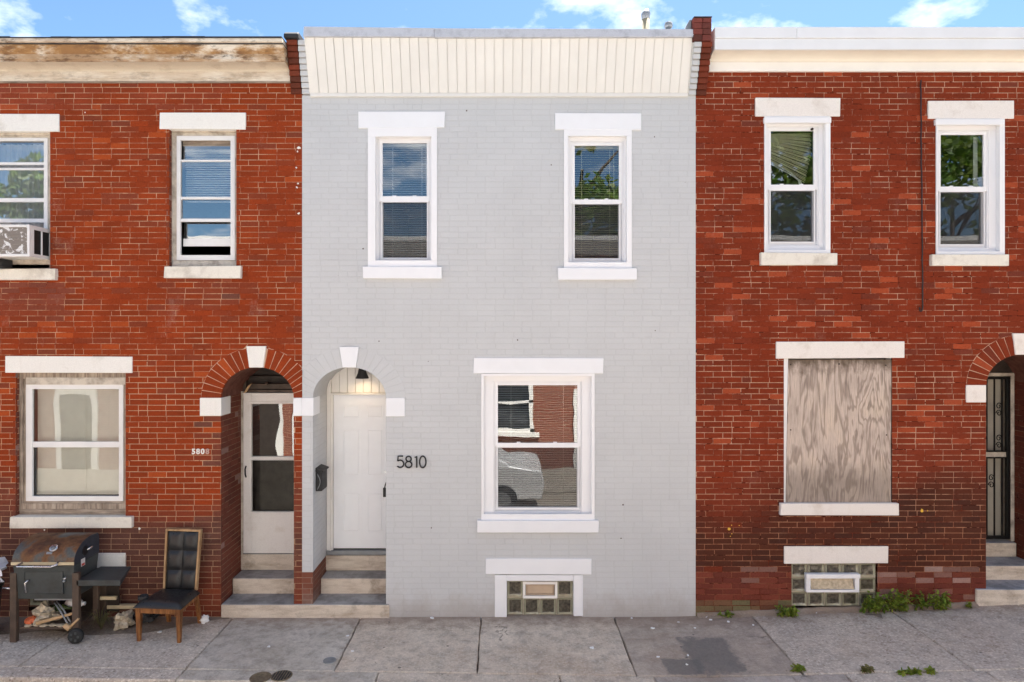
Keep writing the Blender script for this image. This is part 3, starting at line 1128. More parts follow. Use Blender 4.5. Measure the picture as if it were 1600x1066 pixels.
def vinyl_window(house, opening, trim_in, glass, rail, mats=('vinyl', 'glass'), d=0.08, screen=True, trim_y=-0.012):
    """double-hung window with capped surround. px tuples: opening and trim_in (x0,x1,y0,y1), glass likewise, rail (y0,y1)"""
    V = MT[mats[0]]
    ox0, ox1, oz1, oz0 = mx_(opening[0], 0), mx_(opening[1], 0), mz_(opening[2], 0), mz_(opening[3], 0)
    ix0, ix1, iz1, iz0 = mx_(trim_in[0], 0), mx_(trim_in[1], 0), mz_(trim_in[2], 0), mz_(trim_in[3], 0)
    gx0, gx1, gz1, gz0 = mx_(glass[0], d), mx_(glass[1], d), mz_(glass[2], d), mz_(glass[3], d)
    rz1, rz0 = mz_(rail[0], d), mz_(rail[1], d)
    m = MB()
    m.ring(ox0, ox1, oz0, oz1, ix0, ix1, iz0, iz1, trim_y, 0.03)
    win = m.build('window', V, house, 0.003)
    m = MB()                                       # stepped inner frame
    e = 0.022
    sx0, sx1, sz0, sz1 = gx0 - 0.036, gx1 + 0.036, gz0 - 0.042, gz1 + 0.036
    m.ring(ox0 + 0.002, ox1 - 0.002, oz0 + 0.002, oz1 - 0.002, ix0 - 0.004, ix1 + 0.004, iz0 - 0.004, iz1 + 0.004, 0.031, 0.055)
    m.ring(ox0 + 0.002, ox1 - 0.002, oz0 + 0.002, oz1 - 0.002, sx0 - 0.012, sx1 + 0.012, sz0 - 0.012, sz1 + 0.012, 0.056, 0.14)
    m.ring(sx0 - 0.011, sx1 + 0.011, sz0 - 0.011, sz1 + 0.011, sx0, sx1, sz0, sz1, 0.066, 0.14)
    m.build('frame', V, win, 0.002)
    m = MB()                                       # upper sash
    m.ring(sx0 + 0.001, sx1 - 0.001, rz0, sz1 - 0.001, gx0, gx1, rz1, gz1, d - 0.01, d + 0.018)
    m.build('sash', V, win, 0.002)
    pane(win, MT[mats[1]], gx0, gx1, rz1, gz1, d + 0.004)
    m = MB()                                       # lower sash sits further in
    m.ring(sx0 + 0.001, sx1 - 0.001, sz0 + 0.001, rz1 - 0.006, gx0 + 0.004, gx1 - 0.004, gz0 + 0.004, rz0 - 0.008, d + 0.02, d + 0.046)
    m.build('sash', V, win, 0.002)
    pane(win, MT[mats[1]], gx0 + 0.003, gx1 - 0.003, gz0 + 0.003, rz0 - 0.006, d + 0.032)
    m = MB()                                       # catches on the meeting rail
    w = (gx1 - gx0)
    for q in (0.26, 0.72):
        m.box(gx0 + w * q - 0.022, gx0 + w * q + 0.022, d - 0.004, d + 0.03, rz1 - 0.002, rz1 + 0.012)
    m.build('sash_lock', V, win, 0.003)
    if screen:
        m = MB()
        m.ring(gx0 - 0.014, gx1 + 0.014, gz0 - 0.012, rz0, gx0 - 0.002, gx1 + 0.002, gz0, rz0 - 0.01, d - 0.008, d)
        fr = m.build('screen_frame', V, win)
        m = MB()
        m.quad((gx0 - 0.002, d - 0.003, gz0), (gx1 + 0.002, d - 0.003, gz0), (gx1 + 0.002, d - 0.003, rz0 - 0.01), (gx0 - 0.002, d - 0.003, rz0 - 0.01))
        m.build('insect_screen', MT['screen'], win)
    return win, Rect(ox0, ox1, oz0, oz1), (gx0, gx1, gz0, gz1)


def blind(label, g, mat, y=0.19, pitch=0.027, tilt=38, drop=1.0, cords=(0.22, 0.84), wand=0.93, group='window blinds'):
    """venetian blind hanging behind the pane"""
    gx0, gx1, gz0, gz1 = g[0] - 0.02, g[1] + 0.02, g[2], g[3] + 0.02
    B = thing('window_blind', label, 'blind', ((gx0 + gx1) / 2, y, gz1), group)
    boxobj('headrail', mat, B, gx0, gx1, y - 0.018, y + 0.018, gz1 - 0.03, gz1)
    m = MB()
    z = gz1 - 0.045
    bot = gz1 - (gz1 - gz0) * drop + 0.02
    ca, sa = math.cos(R(tilt)) * 0.0125, math.sin(R(tilt)) * 0.0125
    r = random.Random(int(gx0 * 100))
    while z > bot:
        j = r.uniform(-0.001, 0.001)
        m.quad((gx0, y - ca, z - sa + j), (gx1, y - ca, z - sa - j), (gx1, y + ca, z + sa - j), (gx0, y + ca, z + sa + j))
        z -= pitch
    o = m.build('slat', mat, B)
    o['kind'] = 'stuff'
    boxobj('bottom_rail', mat, B, gx0, gx1, y - 0.012, y + 0.012, bot - 0.022, bot - 0.008)
    for q in cords:
        x = gx0 + (gx1 - gx0) * q
        boxobj('cord', mat, B, x - 0.0022, x + 0.0022, y - 0.017, y - 0.0145, bot, gz1 - 0.03)
    if wand:
        x = gx0 + (gx1 - gx0) * wand
        m = MB()
        m.tube([(x, y - 0.03, gz1 - 0.02), (x + 0.003, y - 0.03, gz1 - 0.5 * (gz1 - gz0))], 0.004, 6)
        m.build('wand', mat, B)
    return B


def shell(house, x0, x1, ztop):
    """rooms behind the front wall"""
    rm = MT['room']
    boxobj('side_wall', rm, house, x0 + 0.004, x0 + 0.09, 0.16, 8.0, -0.8, ztop + 0.05)
    boxobj('side_wall', rm, house, x1 - 0.09, x1 - 0.004, 0.16, 8.0, -0.8, ztop + 0.05)
    boxobj('back_wall', rm, house, x0 + 0.05, x1 - 0.05, 7.8, 7.95, -0.8, ztop + 0.05)
    boxobj('upper_floor', rm, house, x0 + 0.1, x1 - 0.1, 0.16, 7.79, 3.12, 3.3)
    boxobj('ground_floor', MT['dark_wood'], house, x0 + 0.06, x1 - 0.06, 0.16, 7.85, -0.3, -0.04)
    boxobj('roof', MT['tar'], house, x0 + 0.002, x1 - 0.002, 0.05, 8.03, ztop, ztop + 0.1)


def arch_part(house, A, mat_back, mat_brick, color, depth, clip=(-99, 99), key=None, seed=0, count=9, keymat=None, soffit_mat=None, gap=0.009, proud=0.005):
    """brick arch: backing, soffit, every voussoir, keystone"""
    r = random.Random(seed)
    cl = lambda x: max(clip[0], min(clip[1], x))
    N = 40
    m = MB()
    m.col = (1, 1, 1)
    for i in range(N):
        t0, t1 = math.pi * i / N, math.pi * (i + 1) / N
        P = lambda t, a, b: (cl(A.cx + a * math.cos(t)), A.zs + b * math.sin(t))
        a0, a1 = P(t0, A.a, A.b), P(t1, A.a, A.b)
        b0, b1 = P(t0, A.ao + .006, A.bo + .006), P(t1, A.ao + .006, A.bo + .006)
        m.m = 0
        m.quad((a0[0], 0.0005, a0[1]), (b0[0], 0.0005, b0[1]), (b1[0], 0.0005, b1[1]), (a1[0], 0.0005, a1[1]))
        m.m = 0
        c0, c1 = P(t0, A.ao + .09, A.bo + .09), P(t1, A.ao + .09, A.bo + .09)
        m.m = 2
        m.quad((b0[0], 0.007, b0[1]), (c0[0], 0.007, c0[1]), (c1[0], 0.007, c1[1]), (b1[0], 0.007, b1[1]))
        m.m = 1
        m.quad((a0[0], 0.004, a0[1]), (a1[0], 0.004, a1[1]), (a1[0], depth, a1[1]), (a0[0], depth, a0[1]))
    arch = m.build('arch', [mat_back, soffit_mat or mat_back, MT['arch_fill'] if soffit_mat is SOF else mat_back], house)
    kt = math.atan2(A.b, 0.068) if key else math.pi / 2
    for side in (0, 1):
        for i in range(count):
            t0 = kt * i / count
            t1 = kt * (i + 1) / count
            g = gap / 2 / A.ao
            if side:
                t0, t1 = math.pi - t1, math.pi - t0
            t0, t1 = t0 + g * 1.2, t1 - g * 1.2
            q = []
            for t, a, b in ((t0, A.a, A.b), (t0, A.ao, A.bo), (t1, A.ao, A.bo), (t1, A.a, A.b)):
                q.append((cl(A.cx + a * math.cos(t)), A.zs + b * math.sin(t)))
            if max(p[0] for p in q) - min(p[0] for p in q) < 0.02:
                continue
            m = MB()
            m.col = color(q[0][0], 2.6, r)
            n = r.uniform(-0.001, 0.001) - proud
            ii = [m.vert((x, n, z)) for x, z in q]
            jj = [m.vert((x, 0.035, z)) for x, z in q]
            m.face(ii)
            for k in range(4):
                m.face((ii[k], jj[k], jj[(k + 1) % 4], ii[(k + 1) % 4]))
            m.build('voussoir', mat_brick, arch, 0.0025)
    if key:
        m = MB()
        m.extrude_xz([(mx_(x, -0.02), mz_(y, -0.02)) for x, y in key], -0.02, 0.1)
        m.build('keystone', keymat, house, 0.006)
    return arch


def imp(house, mat, x0, x1, y0, y1, depth=0.25, proud=0.012):
    m = MB()
    X0, X1, Z1, Z0 = mx_(x0, -proud), mx_(x1, -proud), mz_(y0, -proud), mz_(y1, -proud)
    m.box(X0, X1, -proud, depth, Z0, Z1)
    m.build('impost', mat, house, 0.005)
    return Rect(X0, X1, Z0, Z1, True)


def glass_blocks(house, x0, x1, z0, z1, nx, nz, skip, y=0.03):
    m = MB()
    m.quad((x0, y + 0.012, z0), (x1, y + 0.012, z0), (x1, y + 0.012, z1), (x0, y + 0.012, z1))
    win = m.build('basement_window', MT['grout'], house)
    dx_, dz_ = (x1 - x0) / nx, (z1 - z0) / nz
    for i in range(nx):
        for k in range(nz):
            if (i, k) in skip:
                continue
            m = MB()
            g = 0.007
            a0, a1, c0, c1 = x0 + i * dx_ + g, x0 + (i + 1) * dx_ - g, z0 + k * dz_ + g, z0 + (k + 1) * dz_ - g
            # pillow-faced block with a sunk middle
            n = 8
            idx = []
            rr = random.Random(i * 7 + k)
            for p in range(n + 1):
                row = []
                for q in range(n + 1):
                    u, w = p / n, q / n
                    e = min(u, 1 - u, w, 1 - w)
                    dep = 0.0 if e < 0.05 else (0.010 + 0.006 * rr.uniform(-1, 1))
                    row.append(m.vert((a0 + (a1 - a0) * u, y - 0.004 + dep, c0 + (c1 - c0) * w)))
                idx.append(row)
            for p in range(n):
                for q in range(n):
                    m.m = 1 if 0 < p < n - 1 and 0 < q < n - 1 else 0
                    m.face((idx[p][q], idx[p + 1][q], idx[p + 1][q + 1], idx[p][q + 1]), True)
            m.build('glass_block', [MT['block_rim'], MT['block_core']], win)
    return win


DOOR_D = 0.60
MT['arch_fill'] = m_plain('red_washed_mortar', (0.28, 0.06, 0.024), 0.9, var=0.2)
SOF = m_plain('dark_arch_underside', (0.15, 0.055, 0.036), 0.9, var=0.35, scale=14)  # plain dark brick colour for the arch underside
# =================================================================== the houses
# ---- left house: red brick, peeling cornice
HA = thing('row_house', 'red brick row house at the left with peeling wooden cornice and white storm door', 'house', (mx_(150), 0.3, 0), 'row houses')
HB = thing('row_house', 'light gray painted row house with white siding band under a flat roof edge', 'house', (mx_(785), 0.3, 0), 'row houses')
HC = thing('row_house', 'dark red brick row house with plywood over its ground floor window', 'house', (mx_(1350), 0.3, 0), 'row houses')


def old_window(house, op, frame_in, storm, glass, bars, d=0.09, panes=(), jamb='old_frame', low=()):
    """weathered wooden frame with a white storm window screwed over it"""
    ox0, ox1, oz1, oz0 = mx_(op[0]), mx_(op[1]), mz_(op[2]), mz_(op[3])
    fx0, fx1, fz1, fz0 = mx_(frame_in[0], d), mx_(frame_in[1], d), mz_(frame_in[2], d), mz_(frame_in[3], d)
    sx0, sx1, sz1, sz0 = mx_(storm[0], d), mx_(storm[1], d), mz_(storm[2], d), mz_(storm[3], d)
    gx0, gx1, gz1, gz0 = mx_(glass[0], d), mx_(glass[1], d), mz_(glass[2], d), mz_(glass[3], d)
    m = MB()
    m.ring(ox0 + 0.001, ox1 - 0.001, oz0 + 0.001, oz1 - 0.001, fx0, fx1, fz0, fz1, d - 0.03, d + 0.12)
    m.ring(fx0 - 0.002, fx1 + 0.002, fz0 - 0.002, fz1 + 0.002, sx0 + 0.004, sx1 - 0.004, sz0 + 0.004, sz1 - 0.004, d - 0.006, d + 0.1)
    win = m.build('window', MT[jamb], house, 0.003)
    m = MB()
    m.ring(sx0, sx1, sz0, sz1, gx0, gx1, gz0, gz1, d - 0.018, d + 0.012)
    m.build('storm_frame', MT['alum'], win, 0.003)
    for y0, y1, dd in bars:
        z1, z0 = mz_(y0, d), mz_(y1, d)
        boxobj('rail', MT['alum'], win, gx0, gx1, d - 0.012 + dd, d + 0.008 + dd, z0, z1, 0.002)
    for y0, y1, dd, mat in panes:
        pane(win, MT[mat], gx0, gx1, mz_(y1, d), mz_(y0, d), d + dd)
    for x0, x1, y0, y1, dd, mat in low:
        boxobj('sub_sill', MT[mat], win, mx_(x0, dd), mx_(x1, dd), dd, d + 0.1, mz_(y1, dd), mz_(y0, dd), 0.004)
    return win, Rect(ox0, ox1, oz0, oz1), (gx0, gx1, gz0, gz1)


bl_a = []
bl_a.append(stone(HA, 'lintel', MT['lintel_a'], -42, 92, 178, 205, 0.012))
bl_a.append(stone(HA, 'lintel', MT['lintel_a'], 249, 384, 176, 202, 0.012))
bl_a.append(stone(HA, 'lintel', MT['lintel_a'], 8, 206, 557, 583, 0.012))
bl_a.append(stone(HA, 'lintel', MT['lintel_a'], 30, 196, 865, 888, 0.012))
bl_a.append(stone(HA, 'sill', MT['sill_old'], -38, 86, 420, 438, 0.05))
bl_a.append(stone(HA, 'sill', MT['sill_old'], 256, 376, 416, 435, 0.05))
bl_a.append(stone(HA, 'sill', MT['sill_old'], 15, 205, 808, 826, 0.05))
w, rc, gA1 = old_window(HA, (-28, 78, 204, 421), (-22, 80, 213, 405), (-20, 76, 216, 405), (-14, 70, 221, 399),
                        [(254, 258, 0), (263, 266, 0), (310, 316, 0), (342, 348, 0)],
                        panes=[(221, 256, 0.02, 'glass_old'), (266, 312, 0.004, 'glass_old'), (316, 344, 0.012, 'glass_old')],
                        low=[(-26, 77, 405, 413, 0.075, 'old_frame'), (-27, 78, 413, 420, 0.06, 'old_frame')])
bl_a.append(rc)
w, rc, gA2 = old_window(HA, (264, 369, 201, 417), (271, 372, 208, 411), (277, 368, 213, 407), (283, 361, 220, 399),
                        [(250, 253, 0), (308, 312, 0), (342, 347, 0), (372, 384, 0.06)],
                        panes=[(220, 251, 0.04, 'glass_old'), (252, 310, 0.004, 'glass_old'), (311, 344, 0.012, 'glass_old'), (346, 373, 0.07, 'glass_old')],
                        low=[(270, 371, 408, 416, 0.05, 'old_frame')])
bl_a.append(rc)
boxobj('header_board', MT['old_wood'], w, gA2[0], gA2[1], 0.125, 0.15, mz_(228, .12), mz_(219, .12))
w, rc, gA3 = old_window(HA, (24, 196, 582, 809), (38, 197, 592, 786), (42, 194, 600, 783), (52, 187, 608, 775),
                        [(690, 699, 0)],
                        panes=[(608, 692, 0.004, 'glass_a3'), (698, 775, 0.02, 'glass_a3')], jamb='old_wood_v',
                        low=[(36, 196, 783, 796, 0.07, 'old_wood'), (30, 197, 796, 807, 0.045, 'old_wood')])
bl_a.append(rc)
boxobj('header_board', MT['old_frame'], w, mx_(41, .06), mx_(196, .06), 0.055, 0.08, mz_(601, .06), mz_(590, .06), 0.003)
# basement opening behind the grill
zb0, zb1 = 0.12, mz_(888)
xa0, xa1 = mx_(44), mx_(182)
bl_a.append(Rect(xa0, xa1, zb0, zb1))
glass_blocks(HA, xa0, xa1, zb0, zb1, 5, 2, ())
# door arch
AA = Arch(mx_(402), mz_(622), 57 / 135, 48 / 135, 30.5 / 135)
bl_a.append(AA)
bl_a.append(imp(HA, MT['lintel_a'], 312, 345.6, 622, 650))
impA = bl_a[-1]
RV = lambda rc: [Rect(-1, .25, rc.v0, rc.v1, True)]
m = MB()
mb_a = m
m.m = 0
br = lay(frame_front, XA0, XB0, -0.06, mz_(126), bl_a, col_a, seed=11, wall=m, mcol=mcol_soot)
xl, xr = AA.cx - AA.a, AA.cx + AA.a
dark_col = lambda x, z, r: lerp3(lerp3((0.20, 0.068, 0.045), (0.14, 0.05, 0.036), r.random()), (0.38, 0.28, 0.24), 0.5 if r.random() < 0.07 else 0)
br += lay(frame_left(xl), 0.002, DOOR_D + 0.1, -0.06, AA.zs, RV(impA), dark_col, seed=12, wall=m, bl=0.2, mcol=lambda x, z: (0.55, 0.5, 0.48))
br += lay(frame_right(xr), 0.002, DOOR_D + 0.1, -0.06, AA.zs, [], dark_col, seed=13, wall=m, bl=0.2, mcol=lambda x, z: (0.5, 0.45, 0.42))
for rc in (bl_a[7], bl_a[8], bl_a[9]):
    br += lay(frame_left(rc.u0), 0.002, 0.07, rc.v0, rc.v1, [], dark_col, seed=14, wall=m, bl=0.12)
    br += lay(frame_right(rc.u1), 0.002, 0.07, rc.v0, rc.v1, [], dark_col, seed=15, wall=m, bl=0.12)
m.col = (0.6, 0.5, 0.5)
reveal_quads(m, xa0, xa1, zb0, zb1, 0.003, 0.06)
for rc in (bl_a[7], bl_a[8], bl_a[9]):
    m.quad((rc.u0, 0.07, rc.v0), (rc.u0, 0.3, rc.v0), (rc.u0, 0.3, rc.v1), (rc.u0, 0.07, rc.v1))
    m.quad((rc.u1, 0.07, rc.v0), (rc.u1, 0.3, rc.v0), (rc.u1, 0.3, rc.v1), (rc.u1, 0.07, rc.v1))
wall_a = m.build('wall', MT['mortar_a'], HA)
place_bricks(br, MT['brick_a'], wall_a, seed=1)
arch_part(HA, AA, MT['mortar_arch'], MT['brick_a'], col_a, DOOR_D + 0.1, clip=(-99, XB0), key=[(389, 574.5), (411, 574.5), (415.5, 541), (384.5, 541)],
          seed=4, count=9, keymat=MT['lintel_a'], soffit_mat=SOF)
shell(HA, XA0, XB0, 6.22)
# cornice of the left house: layers of a run moulding, right end at the party wall
CX0, CX1 = XA0, mx_(450, -0.1)
cor = MB()
cor.col = (0.2, 0.3, 0.2)
z0 = mz_(128)
cor.prism([(0.1, z0), (-0.022, z0), (-0.022, z0 + 0.02), (-0.03, z0 + 0.024), (-0.03, mz_(112, -.03)), (0.1, mz_(112, -.03))], CX0, CX1)
corn_a = cor.build('cornice', MT['peel'], HA)
m = MB()
m.col = (0.25, 0.5, 0.2)
za, zb = mz_(112, -.03), mz_(97, -.2)
prof = [(0.1, za)] + [(-0.03 - 0.17 * (1 - math.cos(t)) , za + (zb - za) * math.sin(t)) for t in [i / 8 * math.pi / 2 for i in range(9)]] + [(0.1, zb)]
m.prism(prof, CX0, CX1 - 0.004)
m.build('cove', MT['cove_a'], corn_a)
m = MB()
m.col = (0.7, 0.9, 0.6)
za, zb = zb, mz_(85, -.21)
m.prism([(0.1, za + .001), (-0.205, za + .001), (-0.205, za + 0.02), (-0.215, za + 0.024), (-0.215, zb), (0.1, zb)], CX0, CX1 - 0.002)
m.build('bed_mould', MT['peel'], corn_a)
m = MB()
m.col = (1.0, 1.0, 1.0)
za, zb = zb, mz_(69, -.27)
prof = [(0.1, za + .001)] + [(-0.215 - 0.042 * math.sin(t), za + .001 + (zb - za) * (i / 8)) for i, t in enumerate([i / 8 * math.pi / 2 for i in range(9)])] + [(0.1, zb)]
m.prism(prof, CX0, CX1 - 0.003)
m.build('crown_mould', MT['peel'], corn_a)
m = MB()
m.col = (0.15, 0.8, 0.5)
za, zb = zb, mz_(61, -.285)
m.prism([(0.1, za + .014), (-0.297, za + .014), (-0.302, za + .024), (-0.302, zb), (0.1, zb)], CX0, CX1 - 0.001)
m.build('fascia', MT['peel'], corn_a)
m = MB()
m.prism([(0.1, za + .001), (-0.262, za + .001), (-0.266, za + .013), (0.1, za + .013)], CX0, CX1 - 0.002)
m.build('rotten_shadow_bead', MT['tar'], corn_a)  # dark rotted bead, added to draw the shadow line under the fascia
m = MB()
rr = random.Random(3)
x = CX0
pts = []
while x < CX1:
    x2 = min(x + rr.uniform(0.15, 0.5), CX1)
    m.box(x, x2 - 0.001, -0.306 - rr.uniform(0, 0.008), 0.4, zb + 0.001, zb + 0.012 + rr.uniform(0, 0.008))
    x = x2
m.build('roof_edge', MT['tar'], corn_a)
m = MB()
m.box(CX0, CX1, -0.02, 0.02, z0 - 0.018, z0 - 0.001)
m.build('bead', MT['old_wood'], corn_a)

# steps and door of the left house
D = DOOR_D
tz1 = mz_(945, -0.02)                        # tread of the shared bottom step
zA2, zA3 = mz_(904, 0.30), mz_(866, 0.57)
stepx0, stepx1 = mx_(363, .3), xr - 0.002
m = MB()
m.box(stepx0, stepx1, 0.30, 0.9, -0.1, zA2)
m.build('step', MT['step'], HA, 0.012)
m = MB()
m.box(mx_(376, .57), stepx1, 0.57, 1.0, zA2 + 0.001, zA3)
m.build('step', MT['step'], HA, 0.010)
dx0, dx1 = mx_(381, D), xr - 0.012
dz0, dz1 = mz_(864, D), mz_(614, D)
m = MB()
gx0, gx1 = mx_(394, D), dx1 - 0.105
u1, u0 = mz_(631, D), mz_(713, D)
l1, l0 = mz_(718, D), mz_(799, D)
m.box(dx0, gx0, D - 0.02, D + 0.02, dz0, dz1)
m.box(gx1, dx1, D - 0.02, D + 0.02, dz0, dz1)
m.box(gx0, gx1, D - 0.02, D + 0.02, u1, dz1)
m.box(gx0, gx1, D - 0.026, D + 0.02, l1, u0)
m.box(gx0, gx1, D - 0.02, D + 0.02, dz0, l0)
door_a = m.build('storm_door', MT['storm'], HA, 0.004)
m = MB()
m.ring(gx0 - 0.028, gx1 + 0.028, u0 - 0.018, u1 + 0.028, gx0 - .004, gx1 + .004, u0 - .001, u1 + .004, D - 0.03, D - 0.0205)
m.ring(gx0 - 0.028, gx1 + 0.028, l0 - 0.022, l1 - .001, gx0 - .004, gx1 + .004, l0 - .002, l1 - .006, D - 0.03, D - 0.0205)
m.build('bead', MT['storm'], door_a, 0.003)
pane(door_a, MT['glass_wavy'], gx0, gx1, u0, u1, D)
pane(door_a, MT['glass_dim'], gx0, gx1, l0, l1, D + 0.012)
m = MB()
hx = dx0 + 0.035
m.tube([(hx, D - 0.02, mz_(728, D)), (hx, D - 0.05, mz_(732, D)), (hx + .004, D - 0.055, mz_(740, D)), (hx, D - 0.02, mz_(745, D))], 0.009, 8)
m.build('handle', MT['black'], door_a)
m = MB()
m.box(xl + 0.003, dx0 - 0.003, D - 0.03, D + 0.06, dz0 - 0.02, dz1 + 0.02)
m.build('door_frame', MT['old_frame'], HA, 0.003)
m = MB()                                     # dark old transom and inner door
m.box(xl - 0.05, xr + 0.05, D + 0.10, D + 0.13, 0.4, AA.zs + AA.b + 0.05)
tr = m.build('transom', MT['dark_wood'], HA)
for ya, yb, dd, mt in ((600, 608, 0.02, 'grill_leg'), (609, 613, -0.005, 'old_frame'), (588, 592, 0.04, 'dark_wood')):
    boxobj('moulding', MT[mt] if mt != 'old_frame' else MT['grill_leg'], tr, xl + 0.08, xr - 0.005, D + dd, D + 0.1, mz_(yb, D), mz_(ya, D), 0.003)
boxobj('post', MT['grill_leg'], tr, mx_(374, D), mx_(383, D), D + 0.02, D + 0.1, dz1 + 0.001, AA.zs + AA.b + 0.02)
m = MB()
m.lathe([(0.001, -0.03), (0.02, -0.02), (0.022, 0), (0.012, 0.02), (0.012, 0.06)], (mx_(417, D), D + 0.0, mz_(599, D)), 10, 'y')
m.build('knob', MT['grill_leg'], tr)
m = MB()
a = Vector((mx_(383, D), D - 0.012, mz_(614, D)))
b = Vector((mx_(391, D), D - 0.012, mz_(601, D)))
dd = (b - a).normalized() * 0.001
pw = Vector((0.022, 0, 0.012))
m.hexa((a - pw, a + pw, a + pw + Vector((0, .008, 0)), a - pw + Vector((0, .008, 0))), (b - pw, b + pw, b + pw + Vector((0, .008, 0)), b - pw + Vector((0, .008, 0))))
m.build('bracket', MT['tan'], tr)

# ---- middle house: gray paint
bl_b = []
L = MT['lintel_b']
bl_b.append(stone(HB, 'lintel', L, 560, 695, 174, 200, 0.014))
bl_b.append(stone(HB, 'lintel', L, 867, 1002, 177, 203, 0.014))
bl_b.append(stone(HB, 'lintel', L, 740, 943, 559, 584, 0.014))
bl_b.append(stone(HB, 'lintel', L, 759, 924, 873, 898, 0.014))
bl_b.append(stone(HB, 'sill', L, 567, 690, 417, 435, 0.045))
bl_b.append(stone(HB, 'sill', L, 872, 995, 419, 437, 0.045))
bl_b.append(stone(HB, 'sill', L, 745, 936, 814, 832, 0.045))
w, rc, gB1 = vinyl_window(HB, (575, 683, 200, 418), (587, 674, 214, 407), (598, 667, 224, 403), (307, 315))
bl_b.append(rc)
w, rc, gB2 = vinyl_window(HB, (881, 987, 202, 420), (888, 979, 213, 410), (898, 967, 228, 404), (312, 318))
bl_b.append(rc)
w, rc, gB3 = vinyl_window(HB, (752, 929, 584, 815), (756, 924, 588, 803), (778, 902, 602, 793), (692, 698), mats=('vinyl', 'glass_wavy'))
bl_b.append(rc)
# basement window with painted surround
bx0, bx1, bz1, bz0 = mx_(792), mx_(896), mz_(908), 0.004
m = MB()
m.box(mx_(773, -.008), bx0, -0.008, 0.12, 0.0, mz_(898.5))
m.box(bx1, mx_(911, -.008), -0.008, 0.12, 0.01, mz_(898.5))
m.box(bx0, bx1, -0.008, 0.12, bz1, mz_(898.5))
m.build('surround', L, HB, 0.008)
bl_b.append(Rect(mx_(774), mx_(910), -0.2, mz_(898)))
wb = glass_blocks(HB, bx0, bx1, bz0, bz1, 4, 2, ((1, 1), (2, 1)), y=0.05)
vx0, vx1, vz1, vz0 = mx_(817, .03), mx_(871, .03), mz_(909, .03), mz_(935, .03)
m = MB()
m.ring(vx0, vx1, vz0, vz1, vx0 + .03, vx1 - .03, vz0 + .03, vz1 - .03, 0.022, 0.06)
vt = m.build('vent', MT['cream'], wb, 0.003)
m = MB()
m.ring(vx0 + .036, vx1 - .036, vz0 + .036, vz1 - .036, vx0 + .046, vx1 - .046, vz0 + .046, vz1 - .046, 0.03, 0.055)
m.box(vx0 + .05, vx1 - .05, 0.04, 0.058, vz0 + .05, vz1 - .05)
m.build('vent_flap', MT['vent'], wb, 0.002)
boxobj('vent_back', MT['dark_wood'], wb, vx0 + .02, vx1 - .02, 0.0585, 0.0605, vz0 + .02, vz1 - .02)
AB = Arch(mx_(546), mz_(622), 57 / 135, 48 / 135, 30.5 / 135)
bl_b.append(AB)
xl2, xr2 = AB.cx - AB.a, AB.cx + AB.a
m = MB()
X0, X1, Z1, Z0 = mx_(458, -.012), mx_(489.7, -.012), mz_(622, -.012), mz_(650, -.012)
m.box(XB0, X1, -0.012, 0.25, Z0, Z1)
m.build('impost', L, HB, 0.004)
m = MB()
m.box(X0, XB0 - 0.001, -0.012, 0.25, Z0, Z1)
m.build('impost', L, HA, 0.004)
bl_b.append(Rect(XB0, X1, Z0, Z1, True))
impB = bl_b[-1]
bl_b.append(imp(HB, L, 603, 632.5, 622, 651))
m = MB()
br = lay(frame_front, XB0, XB1, -0.06, mz_(149), bl_b, col_b, joint=0.004, seed=21, wall=m, mort=0.0017, jit=0.0005, mcol=mcol_b)
colrev = lambda x, z, r: col_b(-2.3, z, r)
br += lay(frame_left(xl2), 0.002, D + 0.1, -0.06, AB.zs, RV(impB), colrev, joint=0.004, seed=22, wall=m, mort=0.0017, bl=0.2, mcol=lambda x, z: mcol_b(-2.3, z))
br += lay(frame_right(xr2), 0.002, D + 0.1, -0.06, AB.zs, [], colrev, joint=0.004, seed=23, wall=m, mort=0.0017, bl=0.2, mcol=lambda x, z: mcol_b(-2.3, z))
m.col = (.53, .53, .535)
for rc in bl_b[7:10]:
    reveal_quads(m, rc.u0, rc.u1, rc.v0, rc.v1, 0.003, 0.16)
wall_b = m.build('wall', [m_brick('paint_over_joints', gray=True)], HB)
place_bricks(br, MT['brick_b'], wall_b, seed=2)
arch_part(HB, AB, MT['mortar_b'], MT['brick_b'], col_b, D + 0.1, clip=(XB0 + 0.002, 99), key=[(535, 574.5), (556, 574.5), (560.5, 542), (530, 542)],
          seed=5, count=9, keymat=L, soffit_mat=MT['mortar_b'], gap=0.005, proud=0.002)
shell(HB, XB0, XB1, 6.22)
# siding band: leans out towards the top
PZ0, PZ1, PY0, PY1 = mz_(150, -.012), mz_(56, -.225), -0.012, -0.225
bxl, bxr = mx_(485.5, -.012), mx_(1074.5, -.012)
m = MB()
m.hexa(((bxl, PY0 + .012, PZ0), (bxr, PY0 + .012, PZ0), (bxr, 0.2, PZ0), (bxl, 0.2, PZ0)),
       ((bxl, PY1 + .012, PZ1), (bxr, PY1 + .012, PZ1), (bxr, 0.2, PZ1), (bxl, 0.2, PZ1)))
band = m.build('siding_band', MT['siding'], HB)
NP = 41
pw = (bxr - bxl) / NP
ms = MB()                                    # one panel: flat with a standing lip at its right edge
lean = (PY1 - PY0) / (PZ1 - PZ0)
hgt = PZ1 - PZ0 - 0.03
for a, b, o0, o1 in ((0.0, pw - 0.012, 0.001, -0.003), (pw - 0.012, pw - 0.005, -0.003, -0.005)):
    ms.hexa(((a, o0, 0), (b, o1, 0), (b, 0.011, 0), (a, 0.011, 0)),
            ((a, o0 + lean * hgt, hgt), (b, o1 + lean * hgt, hgt), (b, 0.011 + lean * hgt, hgt), (a, 0.011 + lean * hgt, hgt)))
pm = ms.mesh('siding_panel', [MT['siding']], Vector((0, 0, 0)))
rr = random.Random(8)
